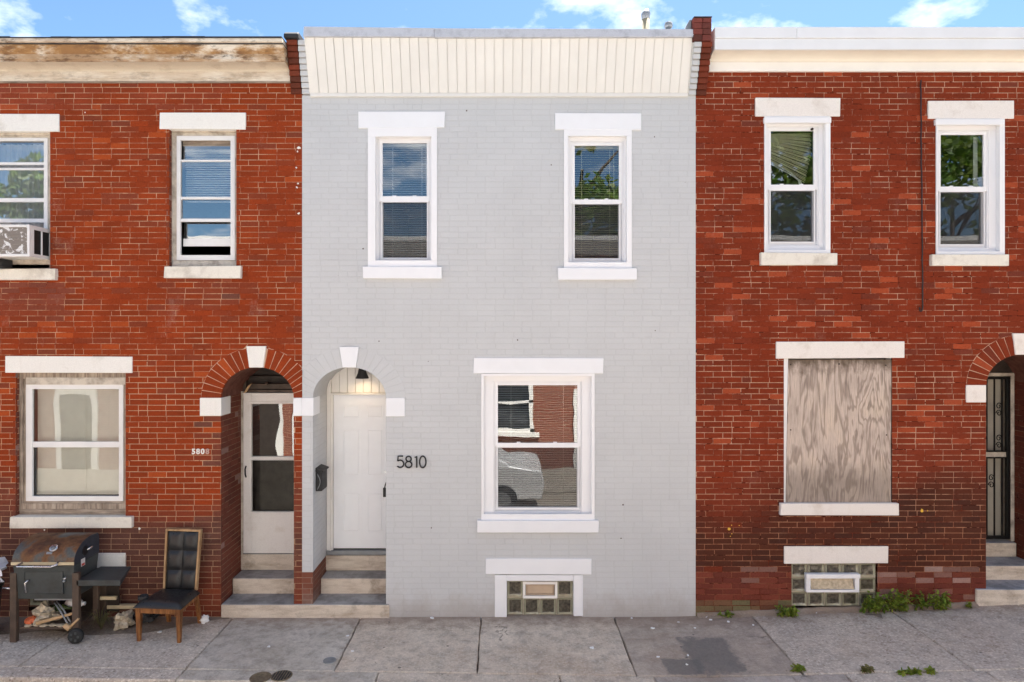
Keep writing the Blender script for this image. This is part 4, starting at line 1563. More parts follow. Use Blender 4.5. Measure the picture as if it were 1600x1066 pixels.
for i in range(NP):
    o = bpy.data.objects.new('siding_panel', pm)
    link(o, (bxl + i * pw, PY0 + lean * 0.03 + rr.uniform(-.0008, .0008), PZ0 + 0.03), band)
m = MB()
m.box(bxl - 0.004, bxr + 0.004, -0.026, 0.01, PZ0 - 0.012, PZ0 + 0.028)
m.build('bottom_trim', MT['siding'], band, 0.003)
for side, x in ((0, bxl), (1, bxr)):
    m = MB()
    xa, xb = (x - 0.012, x - 0.001) if side == 0 else (x + 0.001, x + 0.012)
    m.hexa(((xa, PY0 - .006, PZ0 + .03), (xb, PY0 - .006, PZ0 + .03), (xb, 0.1, PZ0 + .03), (xa, 0.1, PZ0 + .03)),
           ((xa, PY1 - .006, PZ1), (xb, PY1 - .006, PZ1), (xb, 0.1, PZ1), (xa, 0.1, PZ1)))
    m.build('end_trim', MT['siding'], band)
fz0, fz1 = mz_(57, -.25), mz_(43.5, -.25)
fxm = mx_(679, -.25)
m = MB()
m.hexa(((mx_(473.5, -.25), -0.25, fz0), (fxm - .001, -0.25, fz0 - .004), (fxm - .001, 1.5, fz0 - .004), (mx_(473.5, -.25), 1.5, fz0)),
       ((mx_(474.5, -.25), -0.245, fz1 + .018), (fxm - .001, -0.245, fz1 - .0), (fxm - .001, 1.5, fz1), (mx_(474.5, -.25), 1.5, fz1 + .018)))
m.build('roof_flashing', MT['flash'], HB, 0.004)
m = MB()
m.hexa(((fxm, -0.256, fz0 - .012), (mx_(1084.5, -.25), -0.256, fz0 - .006), (mx_(1084.5, -.25), 1.5, fz0), (fxm, 1.5, fz0)),
       ((fxm, -0.25, fz1 - .004), (mx_(1084.5, -.25), -0.25, fz1 - .014), (mx_(1084.5, -.25), 1.5, fz1 - .014), (fxm, 1.5, fz1 - .004)))
m.build('roof_flashing', MT['flash'], HB, 0.004)
# door of the middle house
ddx0, ddx1, ddz0, ddz1 = mx_(521, D), xr2 - 0.012, mz_(857, D), mz_(617.5, D)
m = MB()
m.box(ddx0, ddx1, D, D + 0.045, ddz0, ddz1)
door_b = m.build('door', MT['door_b'], HB, 0.003)
dw = ddx1 - ddx0
# six raised panels with moulded edge
for px0, px1 in ((535, 563), (573, 599)):
    for py0, py1 in ((632, 654), (670, 744), (769, 832)):
        a0, a1, c1, c0 = mx_(px0, D), mx_(px1, D), mz_(py0, D), mz_(py1, D)
        m = MB()
        m.ring(a0, a1, c0, c1, a0 + .014, a1 - .014, c0 + .014, c1 - .014, D - 0.004, D + 0.001)
        i = 0.026
        m.hexa(((a0 + i, D - .006, c0 + i), (a1 - i, D - .006, c0 + i), (a1 - i + .012, D + .001, c0 + i - .012), (a0 + i - .012, D + .001, c0 + i - .012)),
               ((a0 + i, D - .006, c1 - i), (a1 - i, D - .006, c1 - i), (a1 - i + .012, D + .001, c1 - i + .012), (a0 + i - .012, D + .001, c1 - i + .012)))
        m.build('raised_panel', MT['door_b'], door_b)
m = MB()
kx = mx_(601.5, D)
m.box(kx - 0.02, kx + 0.03, D - 0.03, D - 0.0005, mz_(776, D), mz_(762, D))
m.tube([(kx, D - 0.03, mz_(764, D)), (kx + .01, D - 0.05, mz_(758, D)), (kx + .02, D - 0.03, mz_(753, D))], 0.008, 8)
m.build('handle', MT['black'], door_b, 0.004)
m = MB()
m.lathe([(0.022, -0.018), (0.022, 0.0)], (mx_(604, D), D - 0.001, mz_(738, D)), 14, 'y')
m.build('deadbolt', MT['chrome'], door_b)
m = MB()
m.box(xl2 + 0.003, mx_(517.5, D), D - 0.03, D + 0.06, ddz0 - 0.05, AB.zs + AB.b + .02)
m.box(mx_(517.5, D), ddx0 - 0.004, D - 0.012, D + 0.06, ddz0 - 0.05, ddz1 + 0.004)
m.box(mx_(517.5, D), xr2 - 0.004, D - 0.03, D + 0.06, ddz1 + 0.004, ddz1 + 0.025)
m.build('door_frame', MT['bead'], HB, 0.003)
boxobj('threshold', MT['lead'], HB, xl2 + 0.01, xr2 - 0.004, D - 0.06, D + 0.08, ddz0 - 0.06, ddz0 - 0.016)
boxobj('door_sweep', MT['black'], door_b, ddx0, ddx1, D + 0.006, D + 0.04, ddz0 - 0.015, ddz0 - 0.001)
# beadboard over the door
m = MB()
m.quad((xl2, D + 0.03, ddz1 + .02), (xr2, D + 0.03, ddz1 + .02), (xr2, D + 0.03, AB.zs + AB.b + .02), (xl2, D + 0.03, AB.zs + AB.b + .02))
tb = m.build('transom', MT['bead'], HB)
x = mx_(517.5, D) + .002
while x < xr2:
    boxobj('bead_board', MT['bead'], tb, x, min(x + 0.094, xr2), D + 0.012, D + 0.0295, ddz1 + 0.026, AB.zs + AB.b + .015, 0.004)
    x += 0.1
zB2, zB3 = mz_(904, 0.30), mz_(868, 0.55)
m = MB()
m.box(xl2 + 0.004, xr2 - 0.004, 0.30, 0.95, -0.1, zB2)
m.build('step', MT['step'], HB, 0.012)
m = MB()
m.box(mx_(505, .55), xr2 - 0.006, 0.55, 1.0, zB2 + .001, zB3)
m.build('step', MT['step'], HB, 0.010)

# ---- right house
bl_c = []
Lc = MT['lintel_c']
bl_c.append(stone(HC, 'lintel', Lc, 1180, 1313, 153, 182, 0.014))
bl_c.append(stone(HC, 'lintel', Lc, 1450, 1585, 157, 185, 0.014))
bl_c.append(stone(HC, 'lintel', Lc, 1213, 1414, 534, 560, 0.014))
bl_c.append(stone(HC, 'lintel', Lc, 1226, 1388, 854, 881, 0.014))
bl_c.append(stone(HC, 'sill', MT['sill_old'], 1189, 1309, 395, 414, 0.045))
bl_c.append(stone(HC, 'sill', MT['sill_old'], 1456, 1577, 398, 415, 0.045))
bl_c.append(stone(HC, 'sill', Lc, 1220, 1405, 787, 806, 0.045))
w, rc, gC1 = vinyl_window(HC, (1194, 1297, 182, 396), (1197, 1289, 193, 391), (1204, 1271, 205, 378), (289, 297), mats=('vinyl', 'glass_c'))
bl_c.append(rc)
boxobj('head_cap', MT['vinyl'], w, mx_(1194, -.03), mx_(1299, -.03), -0.03, 0.02, mz_(192, -.03), mz_(183.5, -.03), 0.003)
m = MB()
m.lathe([(0.001, -.02), (0.013, -.012), (0.016, 0.01)], (mx_(1269, .05), 0.05, mz_(202, .05)), 8, 'y')
m.build('bracket', MT['dark_wood'], w)
w, rc, gC2 = vinyl_window(HC, (1462, 1569, 185, 398), (1465, 1561, 195, 393), (1469, 1536, 211, 382), (292, 299), mats=('vinyl', 'glass_c'))
bl_c.append(rc)
boxobj('head_cap', MT['vinyl'], w, mx_(1462, -.03), mx_(1570, -.03), -0.03, 0.02, mz_(195, -.03), mz_(186.5, -.03), 0.003)
# boarded window
rc = Rect(mx_(1225), mx_(1394), mz_(788), mz_(559))
bl_c.append(rc)
m = MB()
m.ring(rc.u0, rc.u1, rc.v0, rc.v1, mx_(1231, .03), mx_(1391, .03), rc.v0 + .004, rc.v1 - .004, 0.02, 0.12)
wb = m.build('boarded_window', MT['vinyl'], HC, 0.004)
m = MB()
m.hexa(((mx_(1228, .01), 0.006, mz_(787, .01)), (mx_(1391.5, .01), 0.006, mz_(787, .01)), (mx_(1391.5, .01), 0.022, mz_(787, .01)), (mx_(1228, .01), 0.022, mz_(787, .01))),
       ((mx_(1232, .01), 0.012, mz_(562, .01)), (mx_(1393, .01), 0.012, mz_(562, .01)), (mx_(1393, .01), 0.028, mz_(562, .01)), (mx_(1232, .01), 0.028, mz_(562, .01))))
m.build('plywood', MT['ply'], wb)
for px_, py_ in ((1236, 570), (1312, 569), (1385, 571), (1236, 672), (1386, 680), (1237, 780), (1281, 783), (1349, 782), (1385, 779)):
    m = MB()
    m.lathe([(.001, -.003), (.009, -.002), (.010, .004)], (mx_(px_), .0075 + (CAM_H - mz_(py_)) * 0 + .0025, mz_(py_)), 8, 'y')
    m.build('screw', MT['dark_wood'], wb)
# basement glass block
cx0, cx1, cz1, cz0 = mx_(1237), mx_(1371), mz_(881), mz_(949)
rc = Rect(cx0, cx1, cz0 - .1, cz1)
bl_c.append(rc)
wbc = glass_blocks(HC, cx0, cx1, cz0, cz1, 5, 3, ((1, 1), (2, 1), (3, 1)), y=0.035)
vx0, vx1, vz1, vz0 = mx_(1260, -.02), mx_(1343, -.02), mz_(897.5, -.02), mz_(926, -.02)
m = MB()
m.ring(vx0, vx1, vz0, vz1, vx0 + .05, vx1 - .05, vz0 + .03, vz1 - .05, -0.02, 0.03)
m.box(vx0 - .004, vx1 + .004, -0.035, 0.03, vz1 - .045, vz1 + .004)
m.build('vent', MT['vinyl'], wbc, 0.004)
boxobj('vent_back', MT['dark_wood'], wbc, vx0 + .02, vx1 - .02, 0.031, 0.033, vz0 + .02, vz1 - .02)
m = MB()
q0, q1 = vx0 + .06, vx1 - .06
m.hexa(((q0, -.012, vz0 + .036), (q1, -.012, vz0 + .036), (q1, -.006, vz0 + .036), (q0, -.006, vz0 + .036)),
       ((q0, .018, vz1 - .055), (q1, .018, vz1 - .055), (q1, .024, vz1 - .055), (q0, .024, vz1 - .055)))
m.build('vent_flap', MT['foil'], wbc)
AC = Arch(mx_(1598), mz_(602), 57 / 135, 48 / 135, 30.5 / 135)
bl_c.append(AC)
bl_c.append(imp(HC, Lc, 1510, 1541, 602, 629))
bl_c.append(imp(HC, Lc, 1655, 1686, 602, 629))
xl3, xr3 = AC.cx - AC.a, AC.cx + AC.a
m = MB()
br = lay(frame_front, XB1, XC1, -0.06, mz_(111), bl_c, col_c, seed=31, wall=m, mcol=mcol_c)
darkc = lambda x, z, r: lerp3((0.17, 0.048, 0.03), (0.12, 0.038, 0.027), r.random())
br += lay(frame_left(xl3), 0.002, 0.75, -0.06, AC.zs, [], darkc, seed=32, wall=m, bl=0.2, mcol=lambda x, z: (0.5, 0.4, 0.35))
br += lay(frame_right(xr3), 0.002, 0.75, -0.06, AC.zs, [], darkc, seed=33, wall=m, bl=0.2, mcol=lambda x, z: (0.5, 0.4, 0.35))
m.col = (0.6, 0.5, 0.5)
for i in (7, 8, 9, 10):
    rc = bl_c[i]
    reveal_quads(m, rc.u0, rc.u1, rc.v0, rc.v1, 0.003, 0.16)
wall_c = m.build('wall', MT['mortar_c'], HC)
place_bricks(br, MT['brick_c'], wall_c, seed=3)
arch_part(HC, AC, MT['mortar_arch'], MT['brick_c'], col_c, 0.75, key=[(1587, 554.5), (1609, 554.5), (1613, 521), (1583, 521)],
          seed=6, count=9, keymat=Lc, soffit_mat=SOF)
shell(HC, XB1, XC1, 6.22)
# cornice, cream and white metal
CX0, CX1 = mx_(1109, -.05), XC1
za, zb = mz_(111.5, -.03), mz_(97, -.03)
m = MB()
m.prism([(0.1, za), (-0.03, za), (-0.03, zb), (0.1, zb)], CX0, CX1)
corn_c = m.build('cornice', MT['cream'], HC, 0.003)
zc_ = mz_(78.5, -.21)
m = MB()
prof = [(0.1, zb + .001)] + [(-0.036 - 0.165 * (1 - math.cos(t)), zb + .001 + (zc_ - zb) * math.sin(t)) for t in [i / 8 * math.pi / 2 for i in range(9)]] + [(0.1, zc_)]
m.prism(prof, CX0 + .002, CX1)
m.build('cove', MT['cove'], corn_c)
zd = mz_(60.5, -.225)
m = MB()
m.prism([(0.1, zc_ + .001), (-0.225, zc_ + .001), (-0.225, zd), (0.1, zd)], CX0, CX1)
m.build('fascia', MT['white_cap'], corn_c, 0.003)
ze = mz_(42, -.24)
for xa, xb in ((CX0 - .002, mx_(1245, -.24)), (mx_(1245, -.24) + .002, CX1)):
    m = MB()
    m.prism([(1.0, zd + .001), (-0.24, zd + .001), (-0.238, ze), (1.0, ze + .01)], xa, xb)
    m.build('roof_flashing', MT['flash'] if False else MT['white_cap'], corn_c, 0.004)
# steps and door of the right house
g5 = gz(6.0)
s1, s2, s3 = mz_(921, -.02), mz_(883, .30), mz_(847, .62)
m = MB()
m.box(mx_(1526.5, -.03), xr3 + .1, -0.03, 0.35, -0.1, s1)
m.build('step', MT['step_c'], HC, 0.012)
m = MB()
m.box(xl3 + .004, xr3 - .004, 0.27, 0.65, -0.1, s2)
m.build('step', MT['step_c'], HC, 0.012)
m = MB()
m.box(xl3 + .004, mx_(1588.5, .58), 0.58, 1.0, s2 + .001, s3)
m.build('step', MT['step_c'], HC, 0.01)
DC = 0.66
gz1_, gz0_ = mz_(589, DC), mz_(842, DC)
gxr = mx_(1577, DC)
gxl = xl3 + 0.03
m = MB()
m.box(gxr + .004, gxr + .05, DC - .02, DC + .1, s3 + .002, gz1_ + .05)
m.box(gxl - .02, gxr + .003, DC - .02, DC + .1, gz1_ + .012, gz1_ + .05)
m.build('door_frame', MT['old_frame'], HC, 0.003)
m = MB()
m.box(gxr + .051, xr3 + .01, DC, DC + .1, 0.3, AC.zs + AC.b + .05)
m.box(gxl - .02, gxr + .05, DC, DC + .1, gz1_ + .051, AC.zs + AC.b + .05)
m.build('door_surround', MT['dark_wood'], HC)
boxobj('inner_door', MT['creamdoor'], HC, gxl - .03, gxr + .12, DC + .105, DC + .15, s3 + .002, gz1_ + .06)
m = MB()
m.ring(gxl, gxr, gz0_, gz1_, gxl + .04, gxr - .045, gz0_ + .04, gz1_ - .03, DC - .02, DC + .02)
zm = mz_(713, DC)
m.box(gxl + .04, gxr - .045, DC - .02, DC + .02, zm - .025, zm - .008)
m.box(gxl + .04, gxr - .045, DC - .02, DC + .02, zm + .055, zm + .072)
gate = m.build('security_door', MT['iron'], HC, 0.004)
nb = 7
for i in range(nb):
    x = gxl + .04 + (gxr - gxl - .085) * (i + .5) / nb
    for a, b in ((gz0_ + .04, zm - .025), (zm + .072, gz1_ - .03)):
        boxobj('bar', MT['iron'], gate, x - .007, x + .007, DC - .007, DC + .007, a, b)
for i in range(nb - 1):
    x = gxl + .04 + (gxr - gxl - .085) * (i + 1) / nb
    for zc0 in (mz_(640, DC), mz_(690, DC), mz_(752, DC)):
        if (i + int(zc0 * 10)) % 2:
            continue
        for s in (-1, 1):
            pts = []
            for k in range(18):
                t = k / 17 * 2.6 * math.pi
                rad = 0.045 * (1 - k / 17 * 0.75)
                pts.append((x + rad * math.cos(t) * s * 0.8, DC - .012, zc0 + s * 0.045 + rad * math.sin(t)))
            m = MB()
            m.tube(pts, 0.006, 5)
            m.build('scroll', MT['iron'], gate)
m = MB()
m.box(gxl + .05, gxr - .05, DC - .012, DC + .012, zm - .006, zm + .054)
m.build('lock_plate', MT['old_frame'], gate)

# ---- party walls with stepped brick corbels between the houses
def party_wall(label, xa, xpaint, xb, px_top, px_bot, top_y, projection, painted_left, pier):
    T = thing('party_wall', label, 'brick wall', ((xa + xb) / 2, 0.2, 6.0), 'party walls between the houses')
    zbot, ztop = mz_(px_bot), mz_(px_top, -projection)
    n = 9
    h = (ztop - zbot) / n
    rr = random.Random(int(xa * 10) + 50)
    m = MB()
    m.box(xa + .01, xb - .01, 0.02, 3.0, 6.1, ztop - .01)
    m.build('core', MT['mortar_c'], T)
    cols = ((xa, xpaint, painted_left), (xpaint, xb, not painted_left))
    for i in range(n):
        y = -0.006 - projection * (i + 1) / n
        for a, b, painted in cols:
            m = MB()
            m.col = col_b(0, 6, rr) if painted else lerp3((0.19, 0.045, 0.025), (0.10, 0.034, 0.022), rr.random())
            j = rr.uniform(-.003, .003)
            m.box(a + .002 + rr.uniform(0, .003), b - .002 - rr.uniform(0, .003), y + j, 0.05, zbot + i * h + .003, zbot + (i + 1) * h - .003)
            m.build('brick', MT['brick_b'] if painted else MT['brick_c'], T, 0.004)
    return T, ztop


TL, zt = party_wall('stepped brick party wall with black tar cap beside the peeling cornice', mx_(455), XB0, mx_(485), 62, 148, 48, 0.17, False, False)
m = MB()
pts = [(-.21, zt + .005), (-.21, zt + .05), (-.17, zt + .085), (2.5, zt + .1), (2.5, zt + .005)]
m.prism(pts, mx_(455) - .02, XB0 + .02)
m.build('cap', MT['tar'], TL, 0.012)
TR, zt = party_wall('tall stepped brick party wall with bare brick pier on top beside the white cornice', mx_(1075), XB1, mx_(1103), 65, 150, 27, 0.235, True, True)
rr = random.Random(77)
z = zt + .003
zend = mz_(27, -.26)
xa, xb = mx_(1083, -.26), mx_(1112.5, -.26)
k = 0
while z < zend - .02:
    h = 0.067
    split = (0.48, 0.52)[k % 2]
    xm = xa + (xb - xa) * split
    for a, b in ((xa, xm), (xm, xb)):
        m = MB()
        m.col = lerp3((0.19, 0.055, 0.045), (0.075, 0.032, 0.026), rr.random())
        m.box(a + .002, b - .003, -0.26 + rr.uniform(-.008, .004), 0.3, z, min(z + h, zend) - .004)
        m.build('brick', MT['brick_c'], TR, 0.006)
    z += h
    k += 1
m = MB()
m.prism([(-0.262, zend), (-0.262, zend + .012), (-.2, zend + .02), (2.4, zend + .02), (2.4, zend)], xa + .01, xb + .004)
m.build('cap', MT['tar'], TR, 0.008)
m = MB()
m.extrude_xz([(xa - .075, fz1 - .02), (xa + .0, fz1 - .02), (xa + .0, zend), (xa - .02, zend + .005), (xa - .055, zend - .06)], -0.2, 2.4)
m.build('flashing', MT['lead'], TR, 0.006)

# =================================================================== ground
def structure(o):
    o['kind'] = 'structure'
    return o


m = MB()
m.quad((-200, -200, -0.75), (200, -200, -0.75), (200, 200, -0.75), (-200, 200, -0.75))
structure(m.build('ground', MT['asphalt']))
m = MB()                                     # soil bed under the row and the pavement
xs = [-16, 2, 8, 16]
KY = -1.42
for a, b in zip(xs, xs[1:]):
    m.quad((a, KY - .03 * a, gz(a) - .035), (b, KY - .03 * b, gz(b) - .035), (b, 0.5, gz(b) - .035), (a, 0.5, gz(a) - .035))
pave = structure(m.build('sidewalk', MT['joint']))
m = MB()
m.quad((-60, -7.0, -0.35), (60, -7.0, -0.35), (60, -1.0, -0.135), (-60, -1.0, -0.135))
structure(m.build('road', MT['asphalt']))
m = MB()
m.box(-60, 60, -9.6, -7.0, -0.7, -0.30)
structure(m.build('opposite_sidewalk', MT['asphalt']))

# flags: joints measured along the wall line
JX = [mx_(v) for v in (-740, -530, -320, -110, 140, 366, 564, 752, 959, 1172, 1388, 1588, 1795, 2005, 2215)]
JM = ['slab_tan', 'slab_gray', 'slab_pebble', 'slab_pebble2', 'slab_pebble', 'slab_smooth', 'slab_tan', 'slab_tan', 'slab_patch', 'slab_pebble', 'slab_pebble', 'slab_tan', 'slab_gray', 'slab_tan']
Y0 = 0.14
Y1 = lambda x: -1.25 - .028 * x
KYF = lambda x: -1.455 - .030 * x


def slab(name, mat, x0, x1, fa, fb, seed, lift=0.0, ch=0.008):
    rr = random.Random(seed)
    g = 0.005
    x0, x1 = x0 + g, x1 - g
    n = 14
    m = MB()
    t = rr.uniform(-.004, .004)
    top, rim = [], []

    def P(u, v):
        x = x0 + (x1 - x0) * u
        ya, yb = fa(x) - g * .4, fb(x) + g
        return x, ya + (yb - ya) * v
    edge = [(i / n, 0) for i in range(n)] + [(1, i / n) for i in range(n)] + [(1 - i / n, 1) for i in range(n)] + [(0, 1 - i / n) for i in range(n)]
    for u, v in edge:
        x, y = P(u, v)
        jx, jy = rr.uniform(-.006, .006), rr.uniform(-.005, .005)
        cu, cv = (ch if u < .01 else (-ch if u > .99 else 0)), (-ch if v < .01 else (ch if v > .99 else 0))
        z = gz(x) + lift + t * (u - .5)
        top.append(m.vert((x + cu + jx, y + cv + jy, z)))
        rim.append(m.vert((x + jx, y + jy, z - .012)))
    low = [m.vert((m.v[i].x, m.v[i].y, m.v[i].z - .05)) for i in rim]
    N = len(edge)
    m.face(top[::-1])
    for k in range(N):
        q = (k + 1) % N
        m.face((top[k], top[q], rim[q], rim[k]))
        m.face((rim[k], rim[q], low[q], low[k]))
    return m.build(name, MT[mat], pave)


slabs = []
for i, (a, b) in enumerate(zip(JX, JX[1:])):
    slabs.append(slab('paving_slab', JM[i], a, b, lambda x: Y0, Y1, 40 + i))
JK = [-12, -9, -7.1, -5.4, -3.1, -1.2, 0.55, 1.45, 2.75, 3.25, 4.55, 6.3, 8.1, 10.6]
for i, (a, b) in enumerate(zip(JK, JK[1:])):
    slab('kerb_stone', ['slab_gray', 'slab_pebble2', 'slab_pebble', 'slab_pebble2', 'slab_smooth', 'slab_tan', 'slab_tan', 'slab_gray', 'slab_gray', 'slab_pebble', 'slab_pebble', 'slab_pebble2', 'slab_gray'][i], a, b, lambda x: Y1(x) - .004, KYF, 70 + i, lift=-.002)
m = MB()                                     # front face of the kerb
for a, b in zip(xs, xs[1:]):
    m.quad((a, KYF(a) + .012, -0.3), (b, KYF(b) + .012, -0.3), (b, KYF(b) + .012, gz(b) - .03), (a, KYF(a) + .012, gz(a) - .03))
m.build('kerb_face', MT['slab_gray'], pave)
# repair patch of dark asphalt on the flag by the house corner
rr = random.Random(5)
def floor_pt(px, py, z=0.0):
    """pavement point seen at a photo position"""
    d = (CAM_H - z) * FPX / (py - VY)
    return ((px - VX) * d / FPX, d - CAM_D)
# earthy strip along the wall on the left
m = MB()
N = 40
for i in range(N):
    a, b = -7.0 + (3.85) * i / N, -7.0 + (3.85) * (i + 1) / N
    f = lambda x: -0.42 + 0.16 * nz(x, 0, 1.7) + 0.35 * sstep(-4.0, -3.2, x)
    m.quad((a, f(a), .0035), (b, f(b), .0035), (b, -0.002, .0035), (a, -0.002, .0035))
m.build('dirt_strip', MT['dirt'], pave)

# crumbling cement fillet at the foot of the dark brick house
m = MB()
rr = random.Random(31)
N = 46
xa, xb = XB1 + .01, mx_(1525)
rows = []
for i in range(N + 1):
    x = xa + (xb - xa) * i / N
    h, d = .045 + .022 * nz(x, 0, 2.6) + rr.uniform(-.004, .004), .06 + .035 * nz(x, 3, 2.1) + rr.uniform(-.005, .005)
    z = gz(x)
    rows.append([m.vert(q) for q in ((x, .004, z + h), (x, -.012, z + h - .006), (x, -d * .5, z + h * .4), (x, -d, z + .001))])
for a, b in zip(rows, rows[1:]):
    for k in range(3):
        m.face((a[k], a[k + 1], b[k + 1], b[k]))
m.build('cement_fillet', m_concrete('mossy_cement', (0.26, 0.23, 0.18), (0.34, 0.30, 0.25), 0.2, 9.0, stain=(0.13, 0.13, 0.07)), pave)

# shared bottom step
m = MB()
sx0, sx1 = mx_(345, -.02), mx_(609, -.02)
m.extrude_xy([(sx0, -.02), (sx1, -.025), (sx1 - .02, .02), (xr2 - .003, .02), (xr2 - .003, .32), (xr - .004, .32), (sx0 + .0, .32)], -0.1, tz1)
st = m.build('stone_step', MT['step'], None, 0.012)
tag(st, 'long worn stone bottom step shared by both arched front doors', 'step')

# pier foot stands on it: cut red brick base already part of the walls


# =================================================================== across the street (mirrored in the panes)
def far_house(label, x0, x1, z0, mat, yy=-9.6, win=True, top=6.2):
    H = thing('row_house', label, 'house', ((x0 + x1) / 2, yy, z0), 'houses across the street')
    m = MB()
    m.box(x0 + .01, x1 - .01, yy - 7, yy, z0 - .4, z0 + top)
    m.build('wall', MT[mat], H)
    m = MB()
    m.prism([(yy - .2, z0 + top - .35), (yy + .04, z0 + top - .35), (yy + .3, z0 + top), (yy + .3, z0 + top + .12), (yy - 7, z0 + top + .12), (yy - 7, z0 + top)], x0 + .01, x1 - .01)
    m.build('cornice', MT['cream'], H)
    for (wx, wz, ww, wh) in ((x0 + .95, 3.95, .85, 1.5), (x1 - .95, 3.95, .85, 1.5), (x0 + 1.5, 1.1, 1.25, 1.6)):
        m = MB()
        m.box(wx - ww / 2, wx + ww / 2, yy + .002, yy + .01, z0 + wz, z0 + wz + wh)
        m.box(wx - ww / 2 + .1, wx + ww / 2 - .1, yy + .014, yy + .02, z0 + wz + .12, z0 + wz + wh - .12)
        g = m.build('window', MT['dark_glass'], H)
        m = MB()
        a0, a1, c0, c1 = wx - ww / 2, wx + ww / 2, z0 + wz, z0 + wz + wh
        for q0, q1, r0, r1 in ((a0, a1, c0, c0 + .12), (a0, a1, c1 - .12, c1), (a0, a0 + .12, c0, c1), (a1 - .12, a1, c0, c1), (a0, a1, (c0 + c1) / 2 - .03, (c0 + c1) / 2 + .03)):
            m.box(q0, q1, yy + .011, yy + .05, r0, r1)
        m.box(a0 - .12, a1 + .12, yy + .002, yy + .07, c1, c1 + .2)
        m.box(a0 - .12, a1 + .12, yy + .002, yy + .09, c0 - .14, c0)
        m.build('frame', MT['lintel_a'], g)
    dx_ = x1 - .85
    m = MB()
    m.box(dx_ - .42, dx_ + .42, yy + .002, yy + .02, z0, z0 + 2.1)
    m.build('door', MT['dark_wood'], H)
    m = MB()
    m.box(dx_ - .55, dx_ - .42, yy + .002, yy + .06, z0, z0 + 2.3)
    m.box(dx_ + .42, dx_ + .55, yy + .002, yy + .06, z0, z0 + 2.3)
    m.box(dx_ - .42, dx_ + .42, yy + .002, yy + .06, z0 + 2.1, z0 + 2.3)
    m.build('door_frame', MT['lintel_a'], H)
    m = MB()
    m.box(dx_ - .6, dx_ + .6, yy, yy + .5, z0 - .4, z0 - .1)
    m.build('step', MT['step_c'], H)


for i, x0 in enumerate((-24.3, -19.7, -15.1, -10.5, -5.9, -1.3, 3.3, 7.9, 12.5, 17.1)):
    far_house('row house across the narrow street, %s along the far side' % ('first second third fourth fifth sixth seventh eighth ninth tenth'.split()[i]),
              x0, x0 + 4.6, -0.45, 'far_brick' if i in (2, 3, 5, 7, 8) else ('lintel_a', 'cream', 'sill_old')[i % 3])  # pale fronts picked to bounce sunlight onto the near row


def tree(label, x, y, h, cr, seed, n=5200, z0=-.7):
    r = random.Random(seed)
    T = thing('tree', label, 'tree', (x, y, z0), 'trees behind the houses across the street')
    m = MB()
    m.tube([(x, y, z0), (x + .1, y, z0 + h * .25), (x - .05, y + .1, z0 + h * .5), (x + .1, y, z0 + h * .8)], [.32, .25, .19, .06], 10)
    for k in range(9):
        a = k * 2.4
        zb = z0 + h * (.3 + .05 * k)
        m.tube([(x, y, zb), (x + math.cos(a) * cr * .4, y + math.sin(a) * cr * .4, zb + h * .1), (x + math.cos(a) * cr * .75, y + math.sin(a) * cr * .75, zb + h * .16)], [.11, .06, .02], 6)
    m.build('trunk', MT['bark'], T)
    m = MB()
    cl = []
    for k in range(34):
        a, ph = r.uniform(0, 6.28), r.uniform(-1, 1)
        rad = cr * (0.35 + 0.65 * r.random() ** .5)
        cl.append((Vector((x + math.cos(a) * rad * math.sqrt(1 - ph * ph * .8), y + math.sin(a) * rad * math.sqrt(1 - ph * ph * .8), z0 + h * .52 + ph * h * .48)), cr * r.uniform(.24, .4)))
    for k in range(n):
        c, cr_ = cl[k % len(cl)]
        d = Vector((r.gauss(0, 1), r.gauss(0, 1), r.gauss(0, .8)))
        p = c + d.normalized() * cr_ * r.random() ** .35
        s = r.uniform(.12, .25)
        u = Vector((r.gauss(0, 1), r.gauss(0, 1), r.gauss(0, .6))).normalized() * s
        v = u.cross(Vector((r.gauss(0, 1), r.gauss(0, 1), r.gauss(0, 1)))).normalized() * s * .6
        g = r.uniform(.6, 1.3)
        m.col = (g * r.uniform(.8, 1.2), g, g * .9)
        m.quad(p - u, p - v * .9, p + u, p + v)
    o = m.build('crown', MT['treeleaf'], T)


for i, (x, y, h, cr) in enumerate(((3.0, -17.5, 13.0, 2.3), (9.6, -18.5, 14.0, 3.2), (14.2, -17.5, 13.0, 3.0), (18.5, -19, 12, 3.3), (-17.0, -18.0, 10.4, 2.9))):
    tree('leafy green tree standing behind the houses across the street, ' + ('slender one', 'tallest one', 'broad middle one', 'spreading one', 'lone one far from the others')[i], x, y, h, cr, 20 + i)


